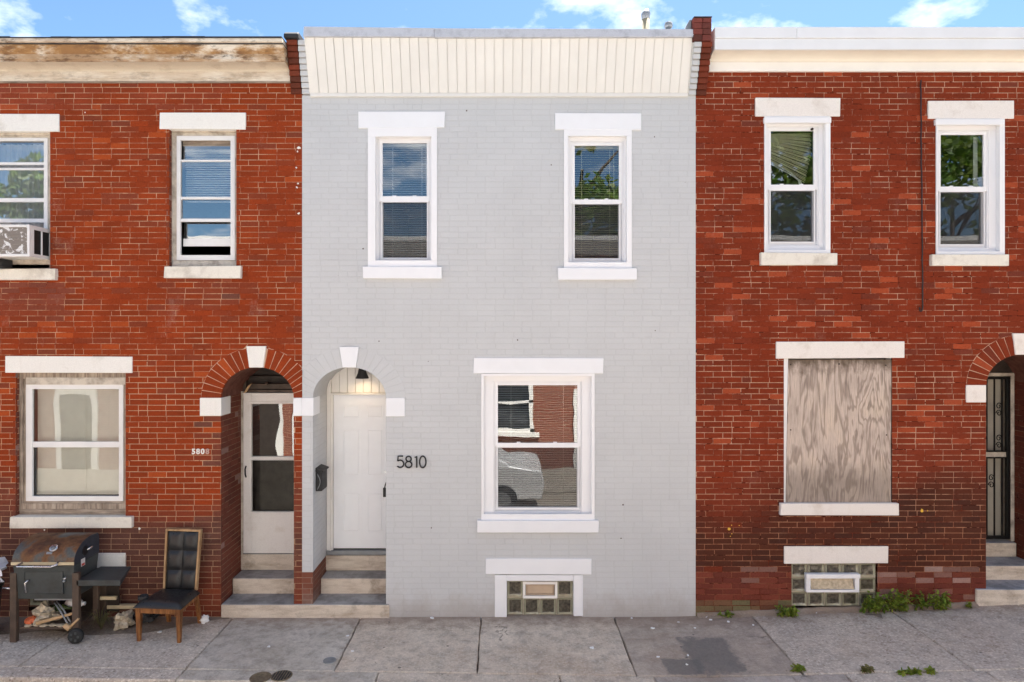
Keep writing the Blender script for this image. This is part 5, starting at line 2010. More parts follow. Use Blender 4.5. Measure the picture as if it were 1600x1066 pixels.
def parked_car(label, x, y, z):
    Cc = thing('parked_car', label, 'car', (x, y, z), 'cars parked across the street')
    w = .85
    prof = [(-2.15, .32), (-2.2, .62), (-2.05, .78), (-1.25, .9), (-.75, 1.36), (.75, 1.42), (1.5, .98), (2.1, .9), (2.2, .6), (2.12, .3)]
    m = MB()
    a = [m.vert((x + px, y - w * (0.82 if pz > 1 else 1), z + pz)) for px, pz in prof]
    b = [m.vert((x + px, y + w * (0.82 if pz > 1 else 1), z + pz)) for px, pz in prof]
    for k in range(len(prof)):
        q = (k + 1) % len(prof)
        m.face((a[k], b[k], b[q], a[q]))
    m.face(a)
    m.face(b[::-1])
    m.build('body', MT['car_paint'], Cc, 0.04)
    for s in (-1, 1):
        m = MB()
        yo = y + s * (w * .92 + .012)
        m.quad((x - 1.1, yo, z + .93), (x - .72, y + s * (w * .83 + .012), z + 1.3), (x + .68, y + s * (w * .83 + .012), z + 1.34), (x + 1.3, yo, z + .97))
        m.build('side_window', MT['dark_glass'], Cc)
        for px in (-1.35, 1.35):
            m = MB()
            m.lathe([(.2, -.1), (.31, -.09), (.32, 0), (.31, .09), (.2, .1)], (x + px, y + s * (w - .06), z + .31), 20, 'y')
            wh = m.build('wheel', MT['tyre'], Cc)
            m = MB()
            m.lathe([(.19, -.02), (.12, .0), (.19, .02)], (x + px, y + s * (w + .03), z + .31), 14, 'y')
            m.build('rim', MT['lead'], wh)


parked_car('white parked car across the narrow street', -1.35, -5.9, -.3)

# =================================================================== blinds and things in the windows
blind('white venetian blind in the upper window above the arched white front door', gB1, MT['blind'], tilt=34)
blind('ivory venetian blind in the upper gray house window beside the dark red house', gB2, MT['blind_old'], tilt=30, cords=(.2, .8), wand=.88)
blind('wide white venetian blind in the ground floor window of the gray house', gB3, MT['blind'], tilt=14, cords=(.18, .82), wand=.97)
blind('closed beige blind in the big ground floor window of the red house', gA3, MT['blind_a'], tilt=72, pitch=.0215, cords=(.55,), wand=None)
blind('half raised blind inside the upper window with bare header board', (gA2[0], gA2[1], mz_(310), mz_(228)), MT['blind_a'], y=.24, cords=(), wand=None, tilt=55)
# collapsed blind in the first right-house window
gx0, gx1, gz0c, gz1c = gC1
Bk = thing('window_blind', 'broken yellowed blind collapsed into a fan in the upper window', 'blind', ((gx0 + gx1) / 2, .17, gz1c), 'window blinds')
m = MB()
w = gx1 - gx0
n = 46
for i in range(n):
    t = i / (n - 1)
    za = gz1c - .01 - .30 * t ** 1.3
    zb = gz1c - .005 - (gz1c - gz0c) * .44 * t
    xa, xb = gx0 - .02, gx1 + .01 - .13 * max(0, t - .45)
    xb -= .0
    y = .17 + .012 * math.sin(i * 1.7)
    hh = .009
    m.quad((xa, y, za - hh), (xb, y - .01, zb - hh), (xb, y + .006, zb + hh), (xa, y + .012, za + hh))
o = m.build('slat', MT['blind_old'], Bk)
o['kind'] = 'stuff'
m = MB()
for dz in (0, .022):
    m.tube([(gx0, .165, gz1c - .32 - dz), (gx0 + w * .55, .16, gz1c - .47 - dz), (gx0 + w * .78, .16, gz1c - .57 - dz * .4), (gx1 - .09, .16, gz1c - .66)], .006, 6)
m.build('bottom_rail', MT['blind'], Bk)
m = MB()
m.tube([(gx0 + w * .72, .15, gz1c - .56), (gx0 + w * .77, .15, gz1c - .68)], .011, 6)
m.tube([(gx0 + .01, .15, gz1c - .35), (gx0 + .04, .15, gz1c - .47)], .01, 6)
m.build('broken_slat', MT['blind'], Bk)
# vertical strip at the edge of the second right-house window
vb = thing('window_blind', 'single hanging vertical blind strip at the edge of an upper window', 'blind', (gC2[1] - .03, .17, gC2[3]), 'window blinds')
boxobj('slat', MT['blind'], vb, gC2[1] - .05, gC2[1] + .0, .168, .17, gC2[2] + .62, gC2[3])
# sheer curtain behind the first upper window
m = MB()
x0, x1 = gA1[0] - .02, gA1[1] + .02
N = 70
z1, z0 = gA1[3], gA1[2] + .3
for i in range(N):
    a, b = x0 + (x1 - x0) * i / N, x0 + (x1 - x0) * (i + 1) / N
    f = lambda x: .22 + .012 * math.sin(x * 95) + .008 * math.sin(x * 41)
    m.quad((a, f(a), z0), (b, f(b), z0), (b, f(b), z1), (a, f(a), z1))
o = m.build('curtain', MT['curtain'])
tag(o, 'pale sheer curtain with vertical folds above the air conditioner', 'curtain')

# air conditioner
ax1, ay0 = mx_(46, -.27), -.27
ax0 = ax1 - .52
az1, az0 = mz_(351, -.27), mz_(401, -.27)
ACU = thing('air_conditioner', 'white window air conditioner with peeling gray grille', 'air conditioner', ((ax0 + ax1) / 2, 0, az0))
m = MB()
m.ring(ax0, ax1, az0, az1, ax0 + .03, ax1 - .028, az0 + .03, az1 - .028, ay0, ay0 + .03)
xr_in = ax1 - .02
m.box(ax0, ax0 + .015, ay0 + .03, .12, az0, az1)
m.box(ax0 + .015, ax1 - .002, ay0 + .03, .12, az1 - .015, az1)
m.box(ax0 + .015, ax1 - .002, ay0 + .03, .12, az0, az0 + .015)
m.box(ax1 - .015, ax1, ay0 + .03, ay0 + .075, az0 + .016, az1 - .016)
m.box(ax1 - .015, ax1, -.075, -.06, az0 + .016, az1 - .016)
m.box(ax1 - .015, ax1, .06, .12, az0 + .016, az1 - .016)
m.box(ax1 - .015, ax1, ay0 + .0751, .0599, az1 - .045, az1 - .016)
m.box(ax1 - .015, ax1, ay0 + .0751, .0599, az0 + .016, az0 + .04)
m.build('case', MT['alum'], ACU, 0.003)
boxobj('side_vent', MT['black'], ACU, ax1 - .03, ax1 - .016, ay0 + .06, .08, az0 + .03, az1 - .03)
k = NT('peeling_grille')
p = k.pos()
n1 = k.noise(p, 11, 5, 0.6, 1.0)
n2 = k.noise(k.pos(scale=(1, 1, 6)), 30, 3)
c = k.mix(k.ramp(n1, [(0.545, 0.0), (0.56, 1.0)]), k.mix(n2, (0.20, 0.18, 0.165), (0.30, 0.26, 0.22)), (0.80, 0.80, 0.80))
k.bsdf(c, 0.7)
m = MB()
nl = 16
for i in range(nl):
    z = az0 + .032 + (az1 - az0 - .062) * i / nl
    m.box(ax0 + .03, ax1 - .028, ay0 + .008, ay0 + .02, z + .003, z + (az1 - az0 - .062) / nl - .0005)
m.box(ax0 + .03, ax1 - .028, ay0 + .02, ay0 + .028, az0 + .03, az1 - .028)
m.build('grille', k.m, ACU)
boxobj('bracket', MT['tar'], ACU, ax0 - .02, mx_(4, -.1), -.14, .05, mz_(417, -.1), mz_(405, -.1))

# =================================================================== wall things
# wall lamp inside the arch of the gray house
lx, ly = mx_(566, .45), 0.45
lz1, lz0 = mz_(572, .45), mz_(591.5, .45)
WL = thing('wall_lamp', 'black bell shaped lamp glowing above the white front door', 'lamp', (lx, ly, lz1))
m = MB()
prof = [(0.03, lz1 - lz0 + .03), (0.036, lz1 - lz0), (0.045, (lz1 - lz0) * .75), (0.055, (lz1 - lz0) * .4), (0.078, .012), (0.080, 0.0), (0.074, 0.002), (0.05, (lz1 - lz0) * .4), (0.03, (lz1 - lz0) * .8)]
m.lathe(prof, (lx, ly, lz0), 24, 'z', cap=False)
m.lathe([(0.001, lz1 - lz0 + .032), (0.03, lz1 - lz0 + .03)], (lx, ly, lz0), 24, 'z', cap=False)
m.build('lamp_shade', MT['black_matte'], WL)
m = MB()
m.tube([(lx, ly, lz1 + .03), (lx, ly + .04, lz1 + .07), (lx, D + .02, lz1 + .06)], .009, 8)
m.build('arm', MT['black_matte'], WL)
m = MB()
m.lathe([(0.001, -.008), (.045, -.004), (.045, .012)], (lx, D, lz1 + .06), 16, 'y')
m.build('wall_plate', MT['black_matte'], WL)
m = MB()
m.lathe([(0.001, -.03), (.018, -.025), (.026, -.005), (.02, .02), (.012, .04)], (lx, ly, lz0 + .05), 14, 'z')
m.build('bulb', MT['bulb'], WL)
ld = bpy.data.lights.new('lamp_light', 'SPOT')
ld.energy = 0.45
ld.color = (1.0, 0.70, 0.40)
ld.spot_size = R(150)
ld.spot_blend = 0.6
ld.shadow_soft_size = 0.03
lo = bpy.data.objects.new('lamp_light', ld)
link(lo, (lx, ly, lz0 + .012), WL)

# mailbox on the side of the recess
xm0 = xl2 + .001
MBX = thing('mailbox', 'small black mailbox on the side wall of the arched doorway', 'mailbox', (xm0, .2, mz_(768, .2)))
ya, yb = .10, .33
za, zb = mz_(767, .13), mz_(737, .13)
m = MB()
m.box(xm0, xm0 + .075, ya, yb, za, zb)
m.build('box', MT['black_matte'], MBX, 0.008)
m = MB()
m.hexa(((xm0, ya - .008, zb + .001), (xm0 + .095, ya - .008, zb + .001), (xm0 + .095, yb + .008, zb + .001), (xm0, yb + .008, zb + .001)),
       ((xm0, ya - .008, zb + .05), (xm0 + .095, ya - .008, zb + .016), (xm0 + .095, yb + .008, zb + .016), (xm0, yb + .008, zb + .05)))
m.build('lid', MT['black_matte'], MBX, 0.004)
m = MB()
pts = [(xm0 + .02 + .035 * math.sin(t), ya - .004, za + .02 + (zb - za - .04) * k / 12) for k, t in enumerate([i / 12 * math.pi for i in range(13)])]
m.tube(pts, .004, 6)
m.build('scroll', MT['lead'], MBX)


# house numbers
def stroke_digit(ch):
    A = lambda cx, cy, rx, ry, a0, a1, n=14: [(cx + rx * math.cos(R(a0 + (a1 - a0) * i / n)), cy + ry * math.sin(R(a0 + (a1 - a0) * i / n))) for i in range(n + 1)]
    if ch == '5':
        return [[(.50, 1.0), (.08, 1.0), (.05, .56)] + A(.26, .33, .29, .32, 128, -145)]
    if ch == '8':
        return [A(.28, .76, .22, .23, 0, 360, 20)[:-1] + ['c'], A(.28, .27, .27, .27, 0, 360, 22)[:-1] + ['c']]
    if ch == '1':
        return [[(.04, .88), (.2, 1.0), (.2, 0.0)]]
    return [A(.29, .5, .27, .5, 0, 360, 28)[:-1] + ['c']]


def numbers(name, text, spots, h, mat, r, label, y, squash=1.02):
    T = thing(name, label, 'house number', (spots[0][0], y, spots[0][1]))
    for ch, (x, z) in zip(text, spots):
        m = MB()
        for st in stroke_digit(ch):
            cl = st[-1] == 'c'
            if cl: st = st[:-1]
            m.tube([(x + a * h * squash, y, z + b * h) for a, b in st], r, 8, closed=cl)
        m.build('digit', mat, T)


hN = mz_(713, -.02) - mz_(731, -.02)
numbers('house_number', '5810', [(mx_(v, -.02), mz_(731, -.02)) for v in (620.5, 633.2, 647.3, 655.2)], hN, MT['black_matte'], .0085,
        'thin black numerals 5810 on the gray wall beside the arched door', -.018)
bz = mz_(709.5, -.01)


def solid_digit_mesh(ch, h):
    cu = bpy.data.curves.new('digit', 'FONT')
    cu.body = ch
    cu.size = h * 1.38
    cu.extrude = .004
    cu.offset = h * .045
    to = bpy.data.objects.new('digit', cu)
    COL.objects.link(to)
    dg = bpy.context.evaluated_depsgraph_get()
    me = bpy.data.meshes.new_from_object(to.evaluated_get(dg))
    bpy.data.objects.remove(to)
    me.name = 'digit'
    return me


HN = thing('house_number', 'small worn white numerals 5808 on the red brick beside the storm door', 'house number', (mx_(300), -.006, bz))
for ch, px in zip('5808', (300, 307, 314.2, 321.5)):
    me = solid_digit_mesh(ch, mz_(701) - bz)
    me.materials.clear()
    me.materials.append(MT['lintel_a'] if px < 320 else m_dirty('worn_off_numeral', (0.50, 0.34, 0.28), (0.3, 0.13, 0.09), .5))
    o = bpy.data.objects.new('digit', me)
    o.rotation_euler = (R(90), 0, 0)
    link(o, (mx_(px), -.006, bz), HN)

# hanging cable on the right house
m = MB()
pts = []
rr = random.Random(2)
for i in range(40):
    t = i / 39
    pts.append((mx_(1437.5 + 3 * t + rr.uniform(-.4, .4)), -.012 - rr.uniform(0, .004), mz_(126 + (478 - 126) * t)))
for i in range(10):
    a = math.pi * i / 9
    pts.append((mx_(1440.5) - .03 * (1 - math.cos(a)) * .5 * 1.2, -.012, mz_(480) - .05 * math.sin(a)))
m.tube(pts, .0065, 6)
o = m.build('hanging_cable', MT['black_matte'])
tag(o, 'thin black cable hanging loose down the dark red brick between two upper windows', 'cable')

# flecks of paint on the brick
def fleck(m, px, py, s, seed, y=-.0035):
    r = random.Random(seed)
    n = 9
    c = m.vert((mx_(px), y, mz_(py)))
    rg = [m.vert((mx_(px) + s * r.uniform(.4, 1.3) * math.cos(k * 6.283 / n), y, mz_(py) + s * r.uniform(.4, 1.3) * math.sin(k * 6.283 / n))) for k in range(n)]
    for k in range(n):
        m.face((c, rg[k], rg[(k + 1) % n]))
m = MB()
for i, (px, py, s) in enumerate(((467, 231, .02), (465, 237, .012), (463, 262, .010), (466, 287, .013), (464, 293, .012), (467, 334, .014), (218, 826, .016), (133, 176, .01), (70, 828, .013), (160, 822, .012))):
    fleck(m, px, py, s, i)
o = m.build('paint_flecks', MT['lintel_a'], wall_a)
m = MB()
for i, (px, py, s) in enumerate(((1139, 827, .018), (1143, 821, .009), (1155, 821, .006), (1143, 834, .008), (1141, 838, .006), (1440, 798, .022), (1449, 798, .008))):
    fleck(m, px, py, s, 20 + i)
o = m.build('yellow_paint_flecks', MT['yellow'], wall_c)

# vents on the roof
px_, py_ = mx_(1009, 1.0), 1.0
zt_ = mz_(26, 1.0)
VP = thing('vent_pipe', 'tall stained vent pipe with dark curved cap above the gray house roof', 'vent pipe', (px_, py_, 6.3), 'roof vents')
m = MB()
m.tube([(px_, py_, 6.3), (px_, py_, zt_)], .046, 14)
m.build('pipe', MT['pipe'], VP)
m = MB()
m.tube([(px_, py_, zt_ - .04), (px_ - .005, py_, zt_ + .03), (px_ + .012, py_ + .02, zt_ + .06), (px_ + .03, py_ + .05, zt_ + .05)], [.053, .054, .05, .045], 14)
m.build('cap', MT['lead'], VP)
px_, py_ = mx_(1044.5, .6), .6
zt_ = mz_(36, .6)
VQ = thing('vent_pipe', 'short squat gray roof vent just left of the brick pier', 'vent pipe', (px_, py_, 6.3), 'roof vents')
m = MB()
m.tube([(px_, py_, 6.3), (px_, py_, zt_ - .04)], .035, 12)
m.build('pipe', MT['lead'], VQ)
m = MB()
m.lathe([(.036, -.06), (.05, -.055), (.052, -.02), (.044, -.015), (.046, 0), (.001, .002)], (px_, py_, zt_), 16)
m.build('cap', MT['lead'], VQ)

# =================================================================== the chair
def chair():
    T0 = Matrix.Translation((-3.635, -.38, 0)) @ Matrix.Rotation(R(-5), 4, 'Z')
    W_ = T0.translation
    Cc = thing('dining_chair', 'tall backed black leather dining chair with worn wooden legs on the pavement', 'chair', (W_.x, W_.y, 0))
    hw, y0, y1 = .255, -.25, .17              # local: front is -y
    zs = .335
    wood = MT['chairwood']
    for sx in (-1, 1):
        m = MB(T0)
        x = sx * (hw - .03)
        m.hexa(((x - .017 - sx * -.0, y0 + .012, 0), (x + .017, y0 + .012, 0), (x + .017, y0 + .046, 0), (x - .017, y0 + .046, 0)),
               ((x - .028, y0, zs + .03), (x + .028, y0, zs + .03), (x + .028, y0 + .055, zs + .03), (x - .028, y0 + .055, zs + .03)))
        m.build('leg', wood, Cc, 0.004)
        m = MB(T0)
        x2 = sx * .185
        m.hexa(((x2 - .018, y1 + .06, 0), (x2 + .018, y1 + .06, 0), (x2 + .018, y1 + .10, 0), (x2 - .018, y1 + .10, 0)),
               ((x2 - .02, y1 - .03, zs + .03), (x2 + .02, y1 - .03, zs + .03), (x2 + .02, y1 + .01, zs + .03), (x2 - .02, y1 + .01, zs + .03)))
        m.build('leg', wood, Cc, 0.004)
    m = MB(T0)
    m.hexa(((-hw + .03, y0 + .004, zs - .03), (hw - .03, y0 + .004, zs - .03), (.2, y1, zs - .03), (-.2, y1, zs - .03)),
           ((-hw + .03, y0 + .004, zs + .031), (hw - .03, y0 + .004, zs + .031), (.2, y1, zs + .031), (-.2, y1, zs + .031)))
    m.build('apron', wood, Cc, 0.004)
    # cushion
    m = MB(T0)
    n = 12
    rows = []
    for i in range(n + 1):
        row = []
        for k in range(n + 1):
            u, v = i / n, k / n
            wd = hw + .012 + (.215 - hw) * v
            x, y = (u - .5) * 2 * wd, y0 - .012 + (y1 - y0 + .02) * v
            e = min(u, 1 - u, v, 1 - v)
            z = zs + .036 + .055 * (1 - (1 - min(1, e / .14)) ** 2) + .006 * math.sin(u * 3.1) * math.sin(v * 3.1)
            row.append(m.vert((x, y, z)))
        rows.append(row)
    for i in range(n):
        for k in range(n):
            m.face((rows[i][k], rows[i + 1][k], rows[i + 1][k + 1], rows[i][k + 1]), True)
    rim = [rows[i][0] for i in range(n)] + [rows[n][k] for k in range(n)] + [rows[n - i][n] for i in range(n)] + [rows[0][n - k] for k in range(n)]
    Ti = T0.inverted()
    low = []
    for i in rim:
        p = Ti @ m.v[i]
        low.append(m.vert((p.x, p.y, zs + .031)))
    for a in range(len(rim)):
        b = (a + 1) % len(rim)
        m.face((rim[a], low[a], low[b], rim[b]), True)
    m.build('seat', MT['leather'], Cc)
    # back: frame leaning a little, with six tufted pads
    def bp(x, z, y=0.0):
        t = (z - .40) / .66
        return (x * (.96 + .06 * t), y1 + .0 + y + .07 * t, z)
    zb0, zb1, bw = .40, 1.065, .205
    m = MB(T0)
    for xa, xb, za, zb in ((-bw, -bw + .022, zb0, zb1 - .022), (bw - .022, bw, zb0, zb1 - .022), (-bw, bw, zb1 - .022, zb1)):
        m.hexa((bp(xa, za, -.025), bp(xb, za, -.025), bp(xb, za, .02), bp(xa, za, .02)), (bp(xa, zb, -.025), bp(xb, zb, -.025), bp(xb, zb, .02), bp(xa, zb, .02)))
    back = m.build('backrest', MT['chairedge'], Cc, 0.003)
    m = MB(T0)
    m.hexa((bp(-bw + .023, zb0, -.005), bp(bw - .023, zb0, -.005), bp(bw - .023, zb0, .018), bp(-bw + .023, zb0, .018)),
           (bp(-bw + .023, zb1 - .023, -.005), bp(bw - .023, zb1 - .023, -.005), bp(bw - .023, zb1 - .023, .018), bp(-bw + .023, zb1 - .023, .018)))
    m.build('panel', MT['leather'], back)
    pw, ph = (bw - .023) , (zb1 - .023 - zb0) / 3
    for i in range(2):
        for k in range(3):
            m = MB(T0)
            xa, za = -bw + .023 + i * pw, zb0 + k * ph
            n = 8
            g = []
            for a in range(n + 1):
                row = []
                for b in range(n + 1):
                    u, v = a / n, b / n
                    e = (1 - abs(2 * u - 1) ** 3) * (1 - abs(2 * v - 1) ** 3)
                    row.append(m.vert(bp(xa + pw * (.01 + .98 * u), za + ph * (.008 + .984 * v), -.006 - .03 * e ** .7)))
                g.append(row)
            for a in range(n):
                for b in range(n):
                    m.face((g[a][b], g[a + 1][b], g[a + 1][b + 1], g[a][b + 1]), True)
            m.build('pad', MT['leather'], back)


chair()

# =================================================================== the grill
def grill():
    yf, yb = -.62, -.20
    x0, x1 = mx_(20, yf), mx_(116, yf)
    zb_, zt_ = mz_(938, yf), mz_(884, yf)
    G = thing('barbecue_grill', 'black charcoal barbecue with rusty domed lid and folding side shelf', 'grill', ((x0 + x1) / 2, (yf + yb) / 2, 0))
    m = MB()
    sh = .035
    m.hexa(((x0 + .03, yf + .03, zb_), (x1 - .03, yf + .03, zb_), (x1 - .03, yb - .02, zb_), (x0 + .03, yb - .02, zb_)),
           ((x0, yf, zt_), (x1, yf, zt_), (x1, yb, zt_), (x0, yb, zt_)))
    m.build('firebox', MT['grill'], G, 0.006)
    m = MB()
    m.ring(x0 + .12, x1 - .12, zb_ + .06, zt_ - .06, x0 + .128, x1 - .128, zb_ + .068, zt_ - .068, yf - .004, yf + .02)
    m.box(x0 + .129, x1 - .129, yf + .0, yf + .02, zb_ + .069, zt_ - .069)
    dr = m.build('ash_door', MT['grill'], G, 0.002)
    m = MB()
    hx = x0 + .16
    m.tube([(hx + .02, yf - .01, zt_ - .15), (hx + .02, yf - .035, zt_ - .15), (hx, yf - .04, zt_ - .17), (hx + .01, yf - .04, zt_ - .27)], .009, 8)
    m.build('handle', MT['chrome'], dr)
    m = MB()
    m.tube([(x1 - .09, yf - .0, zt_ - .13), (x1 - .09, yf - .03, zt_ - .13), (x1 - .06, yf - .035, zt_ - .12)], .01, 8)
    m.lathe([(.001, -.02), (.012, -.01), (.012, .01)], (x1 - .1, yf - .01, zt_ - .16), 8, 'y')
    m.build('latch', MT['chrome'], G)
    # lid: barrel quarter, higher towards the wall
    m = MB()
    prof = []
    zl = zt_ + .005
    N = 14
    for i in range(N + 1):
        t = i / N * math.pi * .5
        prof.append((yf - .01 + (.30) * (1 - math.cos(t)), zl + .035 + .20 * math.sin(t)))
    prof += [(yb - .02, zl + .225), (yb, zl + .18), (yb, zl)]
    full = [(yf - .01, zl)] + prof
    n = len(full)
    a = [m.vert((x0 - .005, y, z)) for y, z in full]
    b = [m.vert((x1 + .005, y, z)) for y, z in full]
    for k in range(n):
        q = (k + 1) % n
        m.face((a[k], a[q], b[q], b[k]), 1 <= k <= N)
    m.m = 1
    m.face(a[::-1])
    m.face(b)
    lid = m.build('lid', [MT['rust'], m_plain('dark_blue_gray_steel', (0.035, 0.042, 0.055), 0.5)], G, 0.004)
    boxobj('lip', MT['strip'], lid, x0 - .008, x1 + .006, yf - .018, yf - .0105, zl + .006, zl + .036)
    m = MB()
    hz = zl + .012
    m.tube([(x0 + .12, yf - .018, hz + .02), (x0 + .08, yf - .055, hz), (x0 + .1, yf - .07, hz - .005), (x1 - .2, yf - .07, hz - .005), (x1 - .15, yf - .055, hz + .01), (x1 - .16, yf - .018, hz + .025)], .011, 10)
    m.build('handle', MT['chrome'], lid)
    i = 7
    cy, cz = prof[6]
    t = 6 / N * math.pi * .5
    nn = Vector((0, -math.cos(t) * .2, math.sin(t) * .30)).normalized()
    Tm = Matrix.Translation((x0 + .40, cy, cz)) @ nn.to_track_quat('Z', 'Y').to_matrix().to_4x4()
    m = MB(Tm)
    m.lathe([(.04, 0), (.042, .012), (.034, .016), (.001, .014)], (0, 0, 0), 20)
    g = m.build('thermometer', MT['chrome'], lid)
    m = MB(Tm)
    m.lathe([(.028, .0165), (.001, .018)], (0, 0, 0), 16)
    m.build('dial', MT['lead'], g)
    cy, cz = prof[4]
    t = 4 / N * math.pi * .5
    nn = Vector((0, -math.cos(t) * .2, math.sin(t) * .30)).normalized()
    m = MB(Matrix.Translation((x0 + .375, cy, cz)) @ nn.to_track_quat('Z', 'Y').to_matrix().to_4x4())
    m.box(-.03, .03, -.012, .012, 0, .004)
    m.build('badge', MT['lead'], lid)
    m = MB()
    m.quad((x1 + .0065, yf + .10, zt_ - .05), (x1 + .0065, yf + .17, zt_ - .05), (x1 + .0065, yf + .17, zt_ + .03), (x1 + .0065, yf + .10, zt_ + .03))
    s = m.build('sticker', MT['sticker'], G)
    m = MB()
    m.quad((x1 + .0085, yf + .11, zt_ - .045), (x1 + .0085, yf + .16, zt_ - .045), (x1 + .0085, yf + .16, zt_ - .02), (x1 + .0085, yf + .11, zt_ - .02))
    m.build('print', MT['red_ink'], s)
    m = MB()
    m.lathe([(.05, 0), (.05, .006)], (x1 + .005, yf + .17, zl + .10), 18, 'x')
    m.build('damper', MT['black'], lid)
    m = MB()
    m.tube([(x1 + .012, yf + .19, zl + .10), (x1 + .04, yf + .24, zl + .12)], .01, 8)
    m.build('damper_knob', MT['chrome'], lid)
    # legs
    for lx_, ly_ in ((x0 + .0, yf + .01), (x1 + .01, yf + .01), (x0 + .16, yb + .0), (x1 + .03, yb + .02)):
        m = MB()
        m.box(lx_ - .035, lx_ + .035, ly_ - .01, ly_ + .035, 0.0 if lx_ < x1 else .05, zb_ + .12 if ly_ > -.5 else zt_ - .08)
        m.build('leg', MT['grill_leg'], G, 0.004)
    # lower shelf
    m = MB()
    m.hexa(((x0 + .06, yf + .02, .13), (x1 - .02, yf + .02, .13), (x1 - .02, yb, .13), (x0 + .06, yb, .13)),
           ((x0 + .06, yf + .02, .155), (x1 - .02, yf + .02, .155), (x1 - .02, yb, .155), (x0 + .06, yb, .155)))
    m.build('lower_shelf', MT['grill_leg'], G, 0.004)
    m = MB()
    m.lathe([(.03, -.025), (.075, -.022), (.08, -.01), (.08, .01), (.075, .022), (.03, .025)], (x1 + .03, yf - .02, .08), 18, 'y')
    wh = m.build('wheel', MT['tyre'], G)
    m = MB()
    for k in range(5):
        t = k * 2 * math.pi / 5
        m.box(x1 + .03 + .04 * math.cos(t) - .012, x1 + .03 + .04 * math.cos(t) + .012, yf - .05, yf - .046, .08 + .04 * math.sin(t) - .012, .08 + .04 * math.sin(t) + .012)
    m.build('spoke', MT['grill'], wh)
    # side shelf and its strut
    m = MB()
    szt = mz_(907, yf)
    m.hexa(((x1 + .02, yf, szt - .06), (mx_(188, yf), yf, szt - .06), (mx_(204, yb), yb, szt - .03), (x1 + .02, yb, szt - .03)),
           ((x1 + .02, yf, szt), (mx_(188, yf), yf, szt), (mx_(205, yb), yb, szt), (x1 + .02, yb, szt)))
    m.build('side_shelf', MT['grill'], G, 0.005)
    m = MB()
    m.box(mx_(150, -.3) - .03, mx_(150, -.3) + .03, -.31, -.28, .1, szt - .065)
    m.build('leg', MT['grill_leg'], G, 0.003)
    boxobj('rail', MT['strip'], G, x1 + .05, mx_(182, -.26), -.27, -.245, mz_(937, -.26), mz_(932, -.26))
    boxobj('ash_tray', MT['lead'], G, x0 + .2, x1 - .02, yf + .04, yf + .06, zb_ - .016, zb_ - .002)
    # left stub with bright rod
    m = MB()
    m.tube([(x0 - .12, yf + .02, zb_ + .12), (x0 + .02, yf + .02, zb_ + .115)], .012, 8)
    m.build('axle', MT['chrome'], G)
    boxobj('darkening_sheet', MT['dark_wood'], G, x0 + .05, mx_(186, yb + .05), yb + .05, yb + .06, .13, zb_ + .05)  # added dark sheet, stands in for the darkness under and behind the grill
    return x0, x1, yf, yb


gxa, gxb, gyf, gyb = grill()
S = .1555
# things lying on the grill's lower shelf
def simple(name, label, cat, mat, fn, bevel=0.0, group=None):
    m = MB()
    m.col = (1, 1, 1)
    fn(m)
    o = m.build(name, mat, None, bevel)
    return tag(o, label, cat, group)


GRP = 'odds and ends on the lower shelf of the grill'
simple('crumpled_sheet', 'crumpled brown foil heap on the low shelf under the grill', 'foil', MT['foil'], lambda m: m.blob((gxa + .25, -.47, S + .08), (.11, .1, .09), 3, .55, 16, 12), group=GRP)
simple('plastic_scoop', 'orange plastic scoop on the low shelf under the grill', 'scoop', MT['orange'], lambda m: m.blob((gxa + .14, -.55, S + .05), (.06, .05, .035), 5, .3), group=GRP)
simple('white_jug', 'white rounded jug lying on the low shelf under the grill', 'jug', MT['paper'], lambda m: m.lathe([(.001, -.1), (.04, -.09), (.052, -.03), (.05, .05), (.02, .085), (.02, .11), (.001, .112)], (gxa + .47, -.33, S + .14), 16, 'x'), group=GRP)
simple('glass_bottle', 'dark green bottle lying behind the foil under the grill', 'bottle', MT['green_bottle'], lambda m: m.lathe([(.001, -.13), (.035, -.125), (.038, .03), (.014, .08), (.013, .13), (.001, .131)], (gxa + .36, -.4, S + .12), 14, 'x'), group=GRP)
simple('wooden_stick', 'pale wooden stick lying across the low shelf under the grill', 'stick', MT['tan'], lambda m: m.tube([(gxa + .24, -.60, S + .04), (gxa + .64, -.56, S + .14)], [.02, .014], 8), group=GRP)
simple('metal_tongs', 'gray metal tongs leaning over the clutter under the grill', 'tongs', MT['lead'], lambda m: (m.tube([(gxa + .36, -.5, S + .22), (gxa + .47, -.57, S + .16), (gxa + .58, -.62, S + .05)], .009, 6), m.tube([(gxa + .37, -.48, S + .225), (gxa + .49, -.55, S + .165), (gxa + .60, -.6, S + .05)], .009, 6)), group=GRP)
simple('toy_mallet', 'tan wooden mallet at the edge of the grill low shelf', 'mallet', MT['tan'], lambda m: (m.tube([(gxa + .60, -.63, S + .0), (gxa + .70, -.62, S + .10)], .012, 8), m.tube([(gxa + .565, -.64, S + .04), (gxa + .62, -.645, S + .0)], .026, 10)), group=GRP)
simple('newspaper_scraps', 'torn paper scraps along the front of the grill low shelf', 'paper', MT['foil'], lambda m: [m.blob((gxa + .14 + .085 * k, -.585 + .01 * (k % 2), S + .012), (.05, .03, .014), k, .5, 8, 6) for k in range(6)], group=GRP)
